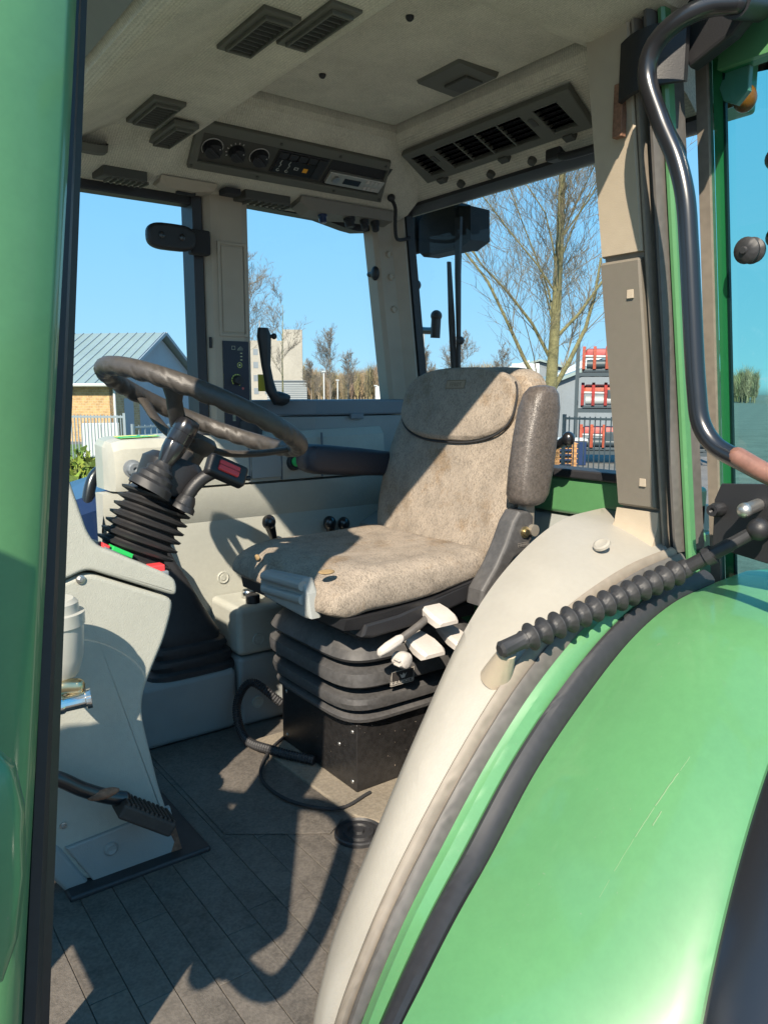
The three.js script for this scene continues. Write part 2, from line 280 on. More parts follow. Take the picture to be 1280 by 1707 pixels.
// --- right-hand side wall
function screw(p, n, r = .012, mat = M.grey) { // dished cap with a screw head, looking along n
  return [rev(p.clone().addScaledVector(n, -.002), p.clone().addScaledVector(n, .004), [[0, r * 1.5], [.7, r * 1.5], [1, r * 1.35], [.7, r * 1.1], [.5, r * .75], [.9, r * .7], [1, r * .5], [1, 0]], 24)];
}
{
  const w = part('right_side_wall', 'pale grey moulded side wall with console strip');
  const ZN = V(0, 0, 1);
  kid(w, 'wall_panel', loft([.60, .64, .70, .9, 1.15, 1.4, 1.62].map((x, i) => { const o = i === 0 ? .03 : i === 1 ? .008 : 0; return [[x, .0, -2.05 - o], [x, .30, -2.05 - o], [x, .50, -2.052 - o], [x, .555, -2.052 - o], [x, .60, -2.030 - o], [x, .655, -2.026 - o], [x, .655, -2.12], [x, 0, -2.12]]; }), { crease: .45 }), M.grey);
  kid(w, 'foot_step', box(.40, .884, -.004, .17, -2.048, -1.877, .018, 3), M.greyCool);
  kid(w, 'ledge_lower', box(.887, 1.5, -.004, .196, -2.048, -1.868, .014, 3), M.greyCool);
  kid(w, 'ledge_box', box(.885, 1.5, .200, .338, -2.049, -1.864, .018, 3), M.grey);
  for (const [x, y, z] of [[.93, .385, -2.05], [.945, .243, -1.864], [.94, .06, -1.868]]) kid(w, 'cap_screw', screw(V(x, y, z), ZN), M.grey);
  // console strip above
  kid(w, 'console_strip', loft([.622, .63, .65, .72, 1.0, 1.3, 1.5].map((x, i) => { const o = [.03, .012, .003, 0, 0, 0, 0][i], h = [.02, .008, 0, 0, .01, .02, .02][i] - (i < 2 ? .03 : 0) + (i < 2 ? .02 : 0); const top = .795 + (x - .65) * .02 - (i === 0 ? .02 : i === 1 ? .006 : 0); return [[x, .662, -2.030 - o], [x, .70, -2.022 - o], [x, top - .022, -2.03 - o], [x, top, -2.05 - o], [x, top + .006, -2.18], [x, .662, -2.18]]; }), { crease: .5 }), M.grey);
  kid(w, 'blank_cover', box(1.018, 1.115, .672, .752, -2.032, -2.0195, .003), M.greyCool);
  for (const x of [1.012, 1.118, 1.26]) kid(w, 'seam', box(x - .0012, x + .0012, .664, .80, -2.03, -2.0205, 0), M.lidGrey);
  kid(w, 'switch_ring', [rev(V(1.158, .712, -2.026), V(1.158, .716, -2.008), [[0, .024], [.8, .024], [1, .021], [1, .015], [.8, .0148]], 24)], M.black);
  kid(w, 'green_button', [rev(V(1.158, .712, -2.02), V(1.158, .717, -2.003), [[0, .0145], [.9, .0145], [1, .012], [1, 0]], 24)], M.greenBtn);
  kid(w, 'round_blank', [rev(V(1.225, .715, -2.024), V(1.225, .716, -2.018), [[0, .019], [.6, .019], [.8, .017], [.6, .016], [.6, 0]], 24)], M.grey);
  // dark turning knob on the console below the pillar
  kid(w, 'console_knob', [rev(V(1.03, .80, -2.06), V(1.03, .845, -2.06), [[0, .040], [.7, .040], [.92, .038], [1, .03], [1, 0]], 30)], M.black);
  // sticker on the console end
  const st = canvasMat(256, 128, (g, W, H) => { g.fillStyle = '#12a060'; g.fillRect(0, 0, W, H); g.fillStyle = '#e6d84a'; g.fillRect(0, 0, W * .55, H * .33); g.fillStyle = '#e8e070'; g.fillRect(W * .58, H * .35, W * .42, H * .3); g.fillStyle = '#0c4a78'; g.fillRect(W * .6, 0, W * .4, H * .3); g.fillStyle = '#0b5a3a'; for (let i = 0; i < 4; i++) { g.fillRect(20 + i * 50, H * .5, 30, 10); g.fillRect(14 + i * 56, H * .78, 36, 8); } });
  const sk = place(plate(.11, .055, .0015), V(.715, .8025, -2.105), V(1, .02, 0).normalize(), V(0, .045, -1).normalize()); kid(w, 'sticker', sk, st);
  // capped socket with wire loop
  kid(w, 'socket', [rev(V(.672, .722, -2.035), V(.672, .722, -2.0), [[0, .024], [.35, .024], [.4, .018], [.9, .018], [1, .015], [1, .006], [.8, 0]], 20)], M.lidGrey);
  kid(w, 'socket_strap', tube([[.665, .70, -2.012], [.655, .68, -2.008], [.66, .655, -2.005], [.672, .66, -2.006], [.676, .69, -2.01]], .0022, 24, 6), M.blackMatte);
}
{ // lidded storage box by the rear side window
  const s = part('storage_box', 'blue grey storage box with hinged lid below side window');
  const poly = (e) => [[1.07 - e, -2.19], [1.075 - e, -2.15 + e], [1.255, -2.055 + e], [1.61 + e, -2.055 + e], [1.61 + e, -2.19]];
  kid(s, 'box_body', prism(poly(0), 'y', .662, .848, .004), M.greyCool);
  kid(s, 'lid', prism(poly(.008), 'y', .851, .899, .006), M.lidGrey);
  kid(s, 'latch', box(1.38, 1.43, .838, .856, -2.050, -2.040, .003), M.lidGrey);
}
// --- lever knobs and stalks at the right wall
function lever(name, base, top, rk, label) {
  const l = part(name, label);
  kid(l, 'stalk', rod(base, top, name === 'rear_lever' ? .009 : .0055), name === 'rear_lever' ? M.black : M.steel);
  kid(l, 'knob', [ball(top, rk, 1, 1.12, 1), rev(top.clone().lerp(base, .45), top, [[0, rk * .45], [1, rk * .85]], 16)], M.blackGloss);
}
lever('hand_lever', V(1.10, .40, -2.0), V(1.045, .548, -1.975), .020, 'black knobbed lever on steel stalk before the ledge');
lever('hand_lever', V(1.30, .40, -2.02), V(1.282, .515, -2.02), .021);
lever('hand_lever', V(1.36, .40, -2.02), V(1.335, .508, -2.02), .020);
{
  const k = part('ledge_knobs');
  kid(k, 'clear_knob', [rev(V(.965, .338, -1.955), V(.965, .362, -1.955), [[0, .02], [.8, .021], [1, .018], [1, 0]], 10)], M.chrome);
  kid(k, 'black_knob', [rev(V(.952, .338, -1.905), V(.952, .362, -1.905), [[0, .02], [.85, .02], [1, .017], [1, 0]], 10)], M.black);
  const pr = []; for (let i = 0; i < 5; i++) pr.push([i / 5, .045 - i * .003], [(i + .5) / 5, .036 - i * .003]); pr.push([1, .025], [1, 0]);
  kid(k, 'lever_gaiter', [rev(V(1.075, .337, -1.945), V(1.07, .40, -1.945), pr, 24)], M.rubber);
}
{ // large gear lever gaiter on the foot step
  const b = part('gear_gaiter', 'black rubber gear lever boot');
  const rings = [], sec = (cx, y, cz, hx, hz, r = .35) => { const o = []; for (let k = 0; k < 24; k++) { const a = k / 24 * Math.PI * 2, c = Math.cos(a), s = Math.sin(a), e = .45; o.push([cx + hx * Math.sign(c) * Math.pow(Math.abs(c), e), y + (cx - .78) * 0, cz + hz * Math.sign(s) * Math.pow(Math.abs(s), e)]); } return o; };
  for (const [cx, y, hx, hz] of [[.775, .168, .128, .078], [.775, .182, .128, .078], [.775, .190, .112, .07], [.772, .205, .121, .074], [.772, .216, .119, .072], [.77, .222, .103, .064], [.768, .238, .112, .068], [.766, .250, .108, .066], [.764, .256, .094, .06], [.762, .272, .098, .062], [.755, .30, .088, .056], [.74, .36, .07, .045], [.725, .43, .05, .036], [.715, .47, .036, .03], [.705, .52, .024, .022]]) rings.push(sec(cx, y, -1.962, hx, hz));
  kid(b, 'gaiter_skin', loft(rings, { crease: .5 }), M.rubber);
  kid(b, 'gear_lever', rod(V(.71, .50, -1.962), V(.66, .64, -1.95), .009), M.black);
}

// --- pillars and windows on the right and at the back
function slab(a, b) { return loft([a, b], { crease: .3 }); }
{
  const p = part('right_door_pillar', 'beige pillar with blank recess and dark dial panel');
  kid(p, 'pillar_body', prism([[.912, -2.14], [.915, -2.075], [.93, -2.056], [.955, -2.050], [1.02, -2.050], [1.047, -2.068], [1.052, -2.14]], 'y', .80, 1.475, .002), M.trimWarm);
  kid(p, 'recess_frame', [prism([[.944, 1.078], [1.032, 1.078], [1.032, 1.335], [.944, 1.335]], 'z', -2.052, -2.0465, .0015, [[[.952, 1.086], [.952, 1.327], [1.024, 1.327], [1.024, 1.086]]])], M.trimWarm);
  kid(p, 'recess_panel', [box(.955, 1.021, 1.09, 1.323, -2.052, -2.0475, .002)], M.trimWarm);
  const dial = canvasMat(192, 588, (g, W, H) => {
    g.fillStyle = '#1c2130'; g.fillRect(0, 0, W, H); g.strokeStyle = '#b9c25a'; g.fillStyle = '#c9cc9a'; g.lineWidth = 4;
    const ring = (cx, cy, r) => { for (let k = 0; k < 11; k++) { const a = Math.PI * .75 + k / 10 * Math.PI * 1.5; g.beginPath(); g.arc(cx, cy, r, a, a + .38); g.stroke(); } };
    g.lineWidth = 8; ring(98, 262, 38); ring(98, 440, 38); g.lineWidth = 4; g.beginPath(); g.arc(122, 160, 17, 0, 7); g.stroke(); g.beginPath(); g.arc(122, 160, 7, 0, 7); g.fill();
    for (const [x, y] of [[136, 80], [136, 102], [136, 125]]) g.fillRect(x - 8, y - 3, 16, 6);
    g.strokeStyle = '#a8ac90'; g.lineWidth = 3; for (let k = 0; k < 5; k++) { g.beginPath(); g.moveTo(108 + k * 9, 62); g.lineTo(118 + k * 7, 32 + Math.abs(k - 2) * 6); g.stroke(); } g.strokeRect(66, 34, 24, 22);
    g.fillStyle = '#b0504e'; g.beginPath(); g.arc(142, 318, 9, 0, 7); g.fill(); g.fillStyle = '#a8ac90'; for (let k = 0; k < 6; k++) { g.fillRect(58, 490 + k * 9, 22, 5); } g.fillRect(70, 480, 22, 6); g.fillRect(112, 478, 24, 6); g.fillRect(142, 484, 8, 22);
  }, { roughness: .45 });
  const pl = plate(.079, .245, .004); pl.translate(.990, .943, -2.0475); kid(p, 'dial_panel', pl, dial);
  for (const y of [.956, .882]) kid(p, 'dial_knob', [rev(V(.991, y, -2.046), V(.991, y, -2.026), [[0, .0135], [.7, .0135], [1, .011], [1, 0]], 20), box(.989, .993, y - .012, y + .012, -2.028, -2.024, .001)], M.black);
  kid(p, 'pillar_seal', [prism([[.886, -2.15], [.886, -2.075], [.911, -2.070], [.911, -2.15]], 'y', .35, 1.45, .003)], M.seal);
  kid(p, 'window_catch', box(.918, .924, 1.045, 1.075, -2.066, -2.058, .001), M.black);
}
{ // flip-down lamp / visor arm beside the door pillar
  const v = part('folding_visor', 'black oblong folding visor clipped to window edge');
  kid(v, 'visor_body', [prism((() => { const o = []; for (let k = 0; k < 32; k++) { const a = k / 32 * Math.PI * 2, c = Math.cos(a), s = Math.sin(a); o.push([.805 + .066 * Math.sign(c) * Math.pow(Math.abs(c), .55), 1.325 + .034 * Math.sign(s) * Math.pow(Math.abs(s), .7)]); } return o; })(), 'z', -2.045, -2.015, .010)], M.black);
  for (const x of [.775, .83]) kid(v, 'dimple', [ball(V(x, 1.325, -2.014), .008, 1, 1.2, .4, 12)], M.blackGloss);
  kid(v, 'clip', box(.862, .918, 1.29, 1.355, -2.06, -2.03, .006), M.blackMatte);
}
function pane(name, corners, mat = M.glass) { // thin glass sheet from 4 corners
  const g = new THREE.BufferGeometry(); const [a, b, c, d] = corners;
  g.setAttribute('position', new THREE.Float32BufferAttribute([...a, ...b, ...c, ...a, ...c, ...d], 3)); g.computeVertexNormals();
  return pm(name, g, mat);
}
pane('side_window_pane', [[.10, .30, -2.115], [.90, .30, -2.115], [.90, 1.45, -2.115], [.10, 1.45, -2.115]]);
pane('side_window_pane', [[1.04, .66, -2.115], [1.60, .66, -2.115], [1.52, 1.45, -2.115], [1.04, 1.45, -2.115]]);
pane('rear_window_pane', [[1.665, .70, -2.05], [1.665, .70, -1.0], [1.60, 1.50, -1.05], [1.60, 1.50, -2.05]]);
pm('window_header_seal', [box(.25, .915, 1.428, 1.456, -2.13, -2.085, .004), loft([[1.04, 1.452], [1.30, 1.446], [1.40, 1.428], [1.44, 1.424], [1.53, 1.436]].map(([x, y]) => [[x, y, -2.085], [x, y + .03, -2.085], [x, y + .03, -2.13], [x, y, -2.13]]))], M.seal);
{ // right rear pillar, leaning back towards the bottom
  const p = part('right_rear_pillar', 'beige rear corner pillar');
  const sec = (y) => { const t = (1.46 - y) / .56, x0 = lerp(1.482, 1.553, t), x1 = lerp(1.588, 1.655, t); return [[x0, y, -2.12], [x0, y, -2.072], [x0 + .012, y, -2.06], [x0 + .06, y, -2.052], [x1 - .01, y, -2.03], [x1, y, -2.034], [x1 + .01, y, -2.12]]; };
  kid(p, 'pillar_body', loft([.64, .8, .95, 1.1, 1.25, 1.4, 1.48].map(sec), { crease: .35 }), M.trimWarm);
  const ss = y => { const t = (1.46 - y) / .56, x = lerp(1.592, 1.662, t); return [[x, y, -2.12], [x, y, -2.03], [x + .026, y, -2.026], [x + .03, y, -2.12]]; };
  kid(p, 'pillar_seal', loft([.64, .9, 1.2, 1.5].map(ss)), M.seal);
  for (const y of [1.36, 1.29, 1.19]) { const t = (1.46 - y) / .56, x = lerp(1.482, 1.553, t) + .045; kid(p, 'clip_cap', [rev(V(x, y, -2.058), V(x, y, -2.048), [[0, .012], [.8, .011], [1, .008], [.7, .006], [.7, 0]], 14)], M.trim); }
  kid(p, 'window_handle', [ball(V(1.50, 1.30, -2.075), .016, .8, 1.4, 1), rod(V(1.50, 1.30, -2.07), V(1.50, 1.30, -2.11), .008)], M.black);
}
{ // handle of the side window catch, hanging beside the pillar
  const h = part('window_handle', 'black bent handle lever at side window');
  kid(h, 'handle_arm', loft([[1.085, 1.108, .016], [1.088, 1.085, .022], [1.09, 1.05, .019], [1.092, 1.0, .0145], [1.10, .96, .0145], [1.108, .925, .018], [1.125, .905, .026], [1.15, .90, .024], [1.163, .90, .018]].map(([x, y, r], i) => { const o = []; const dx = i > 5 ? .3 : 1, dy = i > 5 ? 1 : 0; for (let k = 0; k < 12; k++) { const a = k / 12 * Math.PI * 2; o.push([x + r * Math.cos(a) * dx, y + r * Math.cos(a) * dy * .8, -2.06 + r * .8 * Math.sin(a)]); } return o; }), { crease: .8 }), M.black);
  kid(h, 'pivot_knob', [ball(V(1.118, 1.085, -2.055), .009), rod(V(1.09, 1.085, -2.058), V(1.118, 1.085, -2.055), .005)], M.black);
  kid(h, 'yellow_tag', box(1.085, 1.115, .925, .975, -2.10, -2.096, .001), std({ color: lin(.62, .46, .03), roughness: .5 }));
}
{ // rear wall below and above the window
  const r = part('rear_wall', 'green rear frame below back window');
  kid(r, 'rear_sill', box(1.60, 1.70, .60, .70, -2.13, -1.0, .012), M.greenDark);
  kid(r, 'sill_seal', box(1.59, 1.668, .698, .722, -2.06, -1.05, .006), M.seal);
  kid(r, 'rear_panel', box(1.63, 1.69, -.2, .598, -2.13, -.97, .006), M.greenDark);
  kid(r, 'inner_rear_shelf', loft([-2.05, -1.9, -1.5, -1.24].map(z => [[1.40, .40, z], [1.42, .50, z], [1.63, .60, z], [1.63, .40, z]]), { crease: .4 }), M.greyCool);
  kid(r, 'header_seal', loft([-2.06, -1.0].map(z => [[1.565, 1.492, z], [1.60, 1.482, z], [1.625, 1.485, z], [1.625, 1.53, z], [1.57, 1.53, z]])), M.seal);
}
{ // work lamp, arm and wiper behind the back window
  const w = part('rear_work_lamp', 'black square work lamp on bent tube outside back window');
  kid(w, 'lamp_housing', loft([[1.76, .9, -.008], [1.775, 1, 0], [1.84, .98, 0], [1.86, .8, 0]].map(([x, k, o]) => { const cy = 1.462, cz = -2.07, h = .072 * k, d = .115 * k; return [[x, cy - h, cz - d + .02], [x, cy - h * .8, cz - d], [x, cy + h * .7, cz - d], [x, cy + h, cz - d + .02], [x, cy + h * 1.15, cz + d * .6], [x, cy + h * .9, cz + d * .8], [x, cy - h * .7, cz + d], [x, cy - h, cz + d * .7]]; }), { crease: .4 }), M.blackMatte);
  kid(w, 'lens_rim', loft([[1.765, 1], [1.85, .96]].map(([x, k]) => { const cy = 1.455, cz = -1.945; return [[x, cy - .068 * k, cz - .03], [x, cy + .07 * k, cz - .03], [x, cy + .06 * k, cz + .026], [x, cy - .045 * k, cz + .03]]; }), { crease: .4 }), M.blackMatte);
  kid(w, 'lamp_mount', box(1.76, 1.80, 1.41, 1.55, -2.235, -2.195, .006), M.blackMatte);
  kid(w, 'bent_tube', tube([[1.78, 1.45, -2.215], [1.78, 1.42, -2.25], [1.78, 1.34, -2.265], [1.78, 1.22, -2.262], [1.78, 1.155, -2.235], [1.78, 1.14, -2.17], [1.78, 1.135, -2.105]], .0125, 60, 12), M.blackGloss);
  kid(w, 'tube_end', [rod(V(1.78, 1.11, -2.105), V(1.78, 1.185, -2.10), .017), ball(V(1.78, 1.185, -2.10), .02), ball(V(1.775, 1.30, -2.21), .02, 1, 1, 1), rod(V(1.78, 1.30, -2.26), V(1.775, 1.30, -2.21), .012)], M.black);
  const p = part('rear_wiper', 'black wiper arm and blade on back window');
  kid(p, 'wiper_arm', loft([[1.47, .013, -1.91], [1.30, .010, -1.925], [1.10, .006, -1.935], [.98, .006, -1.945]].map(([y, r, z]) => { const x = 1.70 + (1.5 - y) * .08; return [[x, y, z - r], [x, y, z + r], [x + .01, y, z + r], [x + .01, y, z - r]]; })), M.black);
  kid(p, 'wiper_blade', [loft([[1.34, .004], [1.15, .010], [1.0, .008], [.90, .006]].map(([y, r]) => { const x = 1.688 + (1.5 - y) * .08, z = -1.953; return [[x, y, z - r], [x, y, z + r], [x + .012, y, z + r], [x + .012, y, z - r]]; })), ball(V(1.735, 1.09, -1.925), .014)], M.black);
  const d = part('rear_window_strut', 'black gas strut beside back window');
  kid(d, 'strut_rod', [rod(V(1.70, 1.20, -2.13), V(1.74, .90, -2.11), .012), rod(V(1.66, 1.36, -2.13), V(1.70, 1.20, -2.13), .007)], M.black);
  kid(d, 'strut_foot', [ball(V(1.745, .88, -2.10), .018)], M.greenDark);
}
// parking-brake style knob behind the seat
lever('rear_lever', V(1.50, .74, -1.40), V(1.50, .808, -1.262), .0165, 'black knobbed lever before back window');

// --- roof lining
{
  const r = part('roof_lining', 'woven beige roof lining with ducts and vents');
  kid(r, 'centre_panel', box(.82, 1.343, 1.632, 1.67, -1.765, -1.06, .012, 3), M.liner);
  kid(r, 'front_duct', prism([[.33, 1.52], [.395, 1.50], [.43, 1.458], [.45, 1.452], [.475, 1.456], [.60, 1.522], [.625, 1.532], [.79, 1.530], [.806, 1.536], [.845, 1.606], [.86, 1.64], [.86, 1.70], [.33, 1.70]], 'z', -2.10, -.985, .002), M.liner);
  kid(r, 'right_cove', loft([.50, .82, 1.2, 1.43, 1.50, 1.56].map((x, i) => { const o = i === 4 ? .012 : i === 5 ? .04 : 0; return [[x, 1.655, -1.779 + o], [x, 1.622, -1.779 + o], [x, 1.606, -1.786 + o], [x, 1.597, -1.797 + o], [x, 1.56, -1.835], [x, 1.484, -1.962], [x, 1.470, -1.985], [x, 1.463, -2.02], [x, 1.452, -2.08], [x, 1.456, -2.15], [x, 1.70, -2.15]]; }), { crease: .35 }), M.liner);
  kid(r, 'rear_cove', loft([-2.10, -1.95, -1.80, -1.3, -1.0].map((z, i) => { const o = i === 0 ? -.03 : i === 1 ? -.01 : 0; return [[1.358 + o, 1.655, z], [1.358 + o, 1.620, z], [1.366 + o, 1.604, z], [1.38 + o, 1.594, z], [1.52, 1.532, z], [1.555, 1.505, z], [1.60, 1.494, z], [1.66, 1.494, z], [1.66, 1.70, z]]; }), { crease: .35 }), M.liner);
  kid(r, 'left_cove', loft([.34, .6, .9, 1.2, 1.5].map(x => [[x, 1.66, -1.13], [x, 1.622, -1.125], [x, 1.612, -1.09], [x, 1.615, -1.02], [x, 1.630, -.93], [x, 1.66, -.90]]), { crease: .5 }), M.liner);
  kid(r, 'panel_gap', [box(.86, 1.356, 1.645, 1.652, -1.779, -1.762, 0), box(1.341, 1.358, 1.645, 1.652, -1.762, -1.06, 0)], M.blackMatte);
  kid(r, 'dark_front_panel', prism([[.335, 1.51], [.385, 1.492], [.415, 1.462], [.42, 1.47], [.39, 1.50], [.335, 1.518]], 'z', -1.50, -1.02, .003), M.coverGrey);
  for (const [x, z] of [[1.0, -1.585], [.99, -1.255]]) kid(r, 'button', [rev(V(x, 1.634, z), V(x, 1.624, z), [[0, .008], [.6, .008], [1, .005], [.7, .003], [.7, 0]], 16)], M.black);
  const vent = (x0, x1, z0, z1, y) => { // framed outlet, open box with curved louvres
    const hole = [[x0 + .014, z0 + .020], [x0 + .014, z1 - .020], [x1 - .012, z1 - .020], [x1 - .012, z0 + .020]];
    kid(r, 'air_vent', [prism([[x0, z0], [x1, z0], [x1, z1], [x0, z1]], 'y', y - .006, y + .006, .0025, [hole]), prism([[x0 + .010, z0 + .014], [x1 - .008, z0 + .014], [x1 - .008, z1 - .014], [x0 + .010, z1 - .014]], 'y', y - .013, y - .004, .002, [hole])], M.olive);
    kid(r, 'vent_back', box(x0 + .012, x1 - .010, y + .0005, y + .003, z0 + .016, z1 - .016, 0), M.oliveDark);
    for (let i = 0; i < 9; i++) { const z = lerp(z0 + .028, z1 - .028, i / 8); kid(r, 'vent_slat', loft([0, .5, 1].map(t => { const yy = y - .010 + t * .011, zz = z + .006 * t * t; return [[x0 + .016, yy, zz - .0009], [x1 - .014, yy, zz - .0009], [x1 - .014, yy, zz + .0009], [x0 + .016, yy, zz + .0009]]; }), { crease: .3 }), M.oliveDark); }
  };
  vent(.640, .708, -1.365, -1.185, 1.530); vent(.716, .775, -1.285, -1.105, 1.530);
  vent(.632, .703, -1.83, -1.655, 1.528); vent(.712, .772, -1.925, -1.75, 1.520);
  // vents and lamp in the strip over the side windows
  const sv = (x0, x1) => { kid(r, 'strip_vent', prism([[x0, -2.045], [x1, -2.045], [x1 - .01, -1.992], [x0 + .012, -1.992]], 'y', 1.444, 1.470, .003), M.oliveDark); for (let i = 0; i < 7; i++) { const x = lerp(x0 + .025, x1 - .015, i / 6); kid(r, 'vent_slat', prism([[x, -2.04], [x + .004, -2.04], [x + .010, -1.996], [x + .006, -1.996]], 'y', 1.438, 1.446, .001), M.olive); } };
  sv(.615, .745); sv(.995, 1.155);
  kid(r, 'cabin_lamp', [loft([[.77, .003], [.79, .012], [.86, .014], [.92, .004]].map(([x, d]) => [[x, 1.466, -1.985], [x, 1.455 - d, -2.0], [x, 1.452 - d, -2.035], [x, 1.458, -2.055]]), { crease: .8 })], M.trimWarm);
  kid(r, 'lamp_switch', box(.82, .872, 1.434, 1.444, -2.025, -2.012, .003), M.blackMatte);
  kid(r, 'strip_recess', box(.94, .985, 1.446, 1.462, -2.02, -1.975, .003), M.blackMatte);
  kid(r, 'speaker_ring', [rev(V(.57, 1.50, -1.93), V(.57, 1.478, -1.94), [[0, .05], [.7, .05], [1, .043], [.7, .036], [.6, 0]], 28)], M.olive);
  kid(r, 'switch_bar', loft([[1.17, .0], [1.2, .018], [1.30, .02], [1.36, .014], [1.50, .012]].map(([x, d]) => [[x, 1.47, -1.97], [x, 1.456 - d, -1.98], [x, 1.446 - d, -2.03], [x, 1.452, -2.07], [x, 1.48, -2.06]]), { crease: .5 }), M.coverGrey);
  const kb = (x, mat, rad = .014) => kid(r, 'round_switch', [rev(V(x, 1.44, -2.0), V(x, 1.41, -1.995), [[0, rad], [.4, rad], [.45, rad * .82], [.9, rad * .8], [1, rad * .6], [1, 0]], 16)], mat);
  kb(1.255, M.blue); kb(1.35, M.black, .018); kb(1.405, M.black); kb(1.445, M.black);
  // hatch lamp at the rear of the panel
  kid(r, 'hatch_lamp', loft([[1.192, 0], [1.196, .006], [1.306, .012], [1.312, .004]].map(([x, d]) => [[x, 1.636, -1.488], [x, 1.631 - d, -1.484], [x, 1.631 - d, -1.342], [x, 1.636, -1.338]]), { crease: .5 }), M.olive);
  kid(r, 'hatch_lens', box(1.245, 1.297, 1.616, 1.624, -1.45, -1.375, .002), M.oliveDark);
  // filter grille in the rear cove
  const u = V(0, 0, 1), o = V(1.4465, 1.5565, -1.508), vv = V(-.10, .0434, 0).normalize(); // local x = +z, y up the slope, normal faces into the cab
  const loc = (g) => place(g, o, u, vv);
  const fr = [[-.305, -.062], [.287, -.062], [.310, .066], [-.278, .066]];
  const win = (a, b) => [[a, -.040], [a, .042], [b, .042], [b, -.040]];
  kid(r, 'grille_frame', [loc(prism(fr, 'z', -.004, .014, .003, [win(-.262, -.205), win(-.165, .145), win(.188, .258)]))], M.olive);
  kid(r, 'grille_back', [loc(box(-.27, .27, -.05, .05, -.006, -.002, 0))], M.blackMatte);
  for (const [a, b] of [[-.262, -.205], [-.165, .145], [.188, .258]]) for (let i = 0; i < 5; i++) { const y = -.031 + i * .0155; kid(r, 'grille_slat', [loc(prism([[-.0045 + y, 0], [.003 + y, .011], [.0055 + y, .011], [-.001 + y, 0]], 'x', a, b, 0).applyMatrix4(new THREE.Matrix4().makeBasis(V(1, 0, 0), V(0, 0, 1), V(0, 1, 0))))], M.coverGrey); }
  for (const x of [-.088, -.01, .068]) kid(r, 'grille_bar', [loc(box(x - .0025, x + .0025, -.042, .044, .002, .0125, .0005))], M.olive);
  for (const x of [-.26, -.015, .20]) kid(r, 'grille_clip', [loc(box(x, x + .03, -.076, -.056, .002, .02, .003))], M.oliveDark);
  for (const x of [-.19, .166]) kid(r, 'grille_latch', [loc(box(x - .008, x + .008, .0, .026, .012, .017, .002))], M.oliveDark);
  for (const z of [-1.72, -1.60, -1.45]) kid(r, 'clip_cap', [rev(V(1.548, 1.512, z), V(1.538, 1.500, z), [[0, .012], [.8, .011], [1, .006], [1, 0]], 14)], M.oliveDark);
  kid(r, 'grab_bar', [tube([[1.56, 1.515, -1.36], [1.54, 1.495, -1.35], [1.535, 1.488, -1.25], [1.54, 1.495, -1.12]], .010, 30, 10), box(1.535, 1.57, 1.492, 1.522, -1.40, -1.35, .006)], M.black);
}
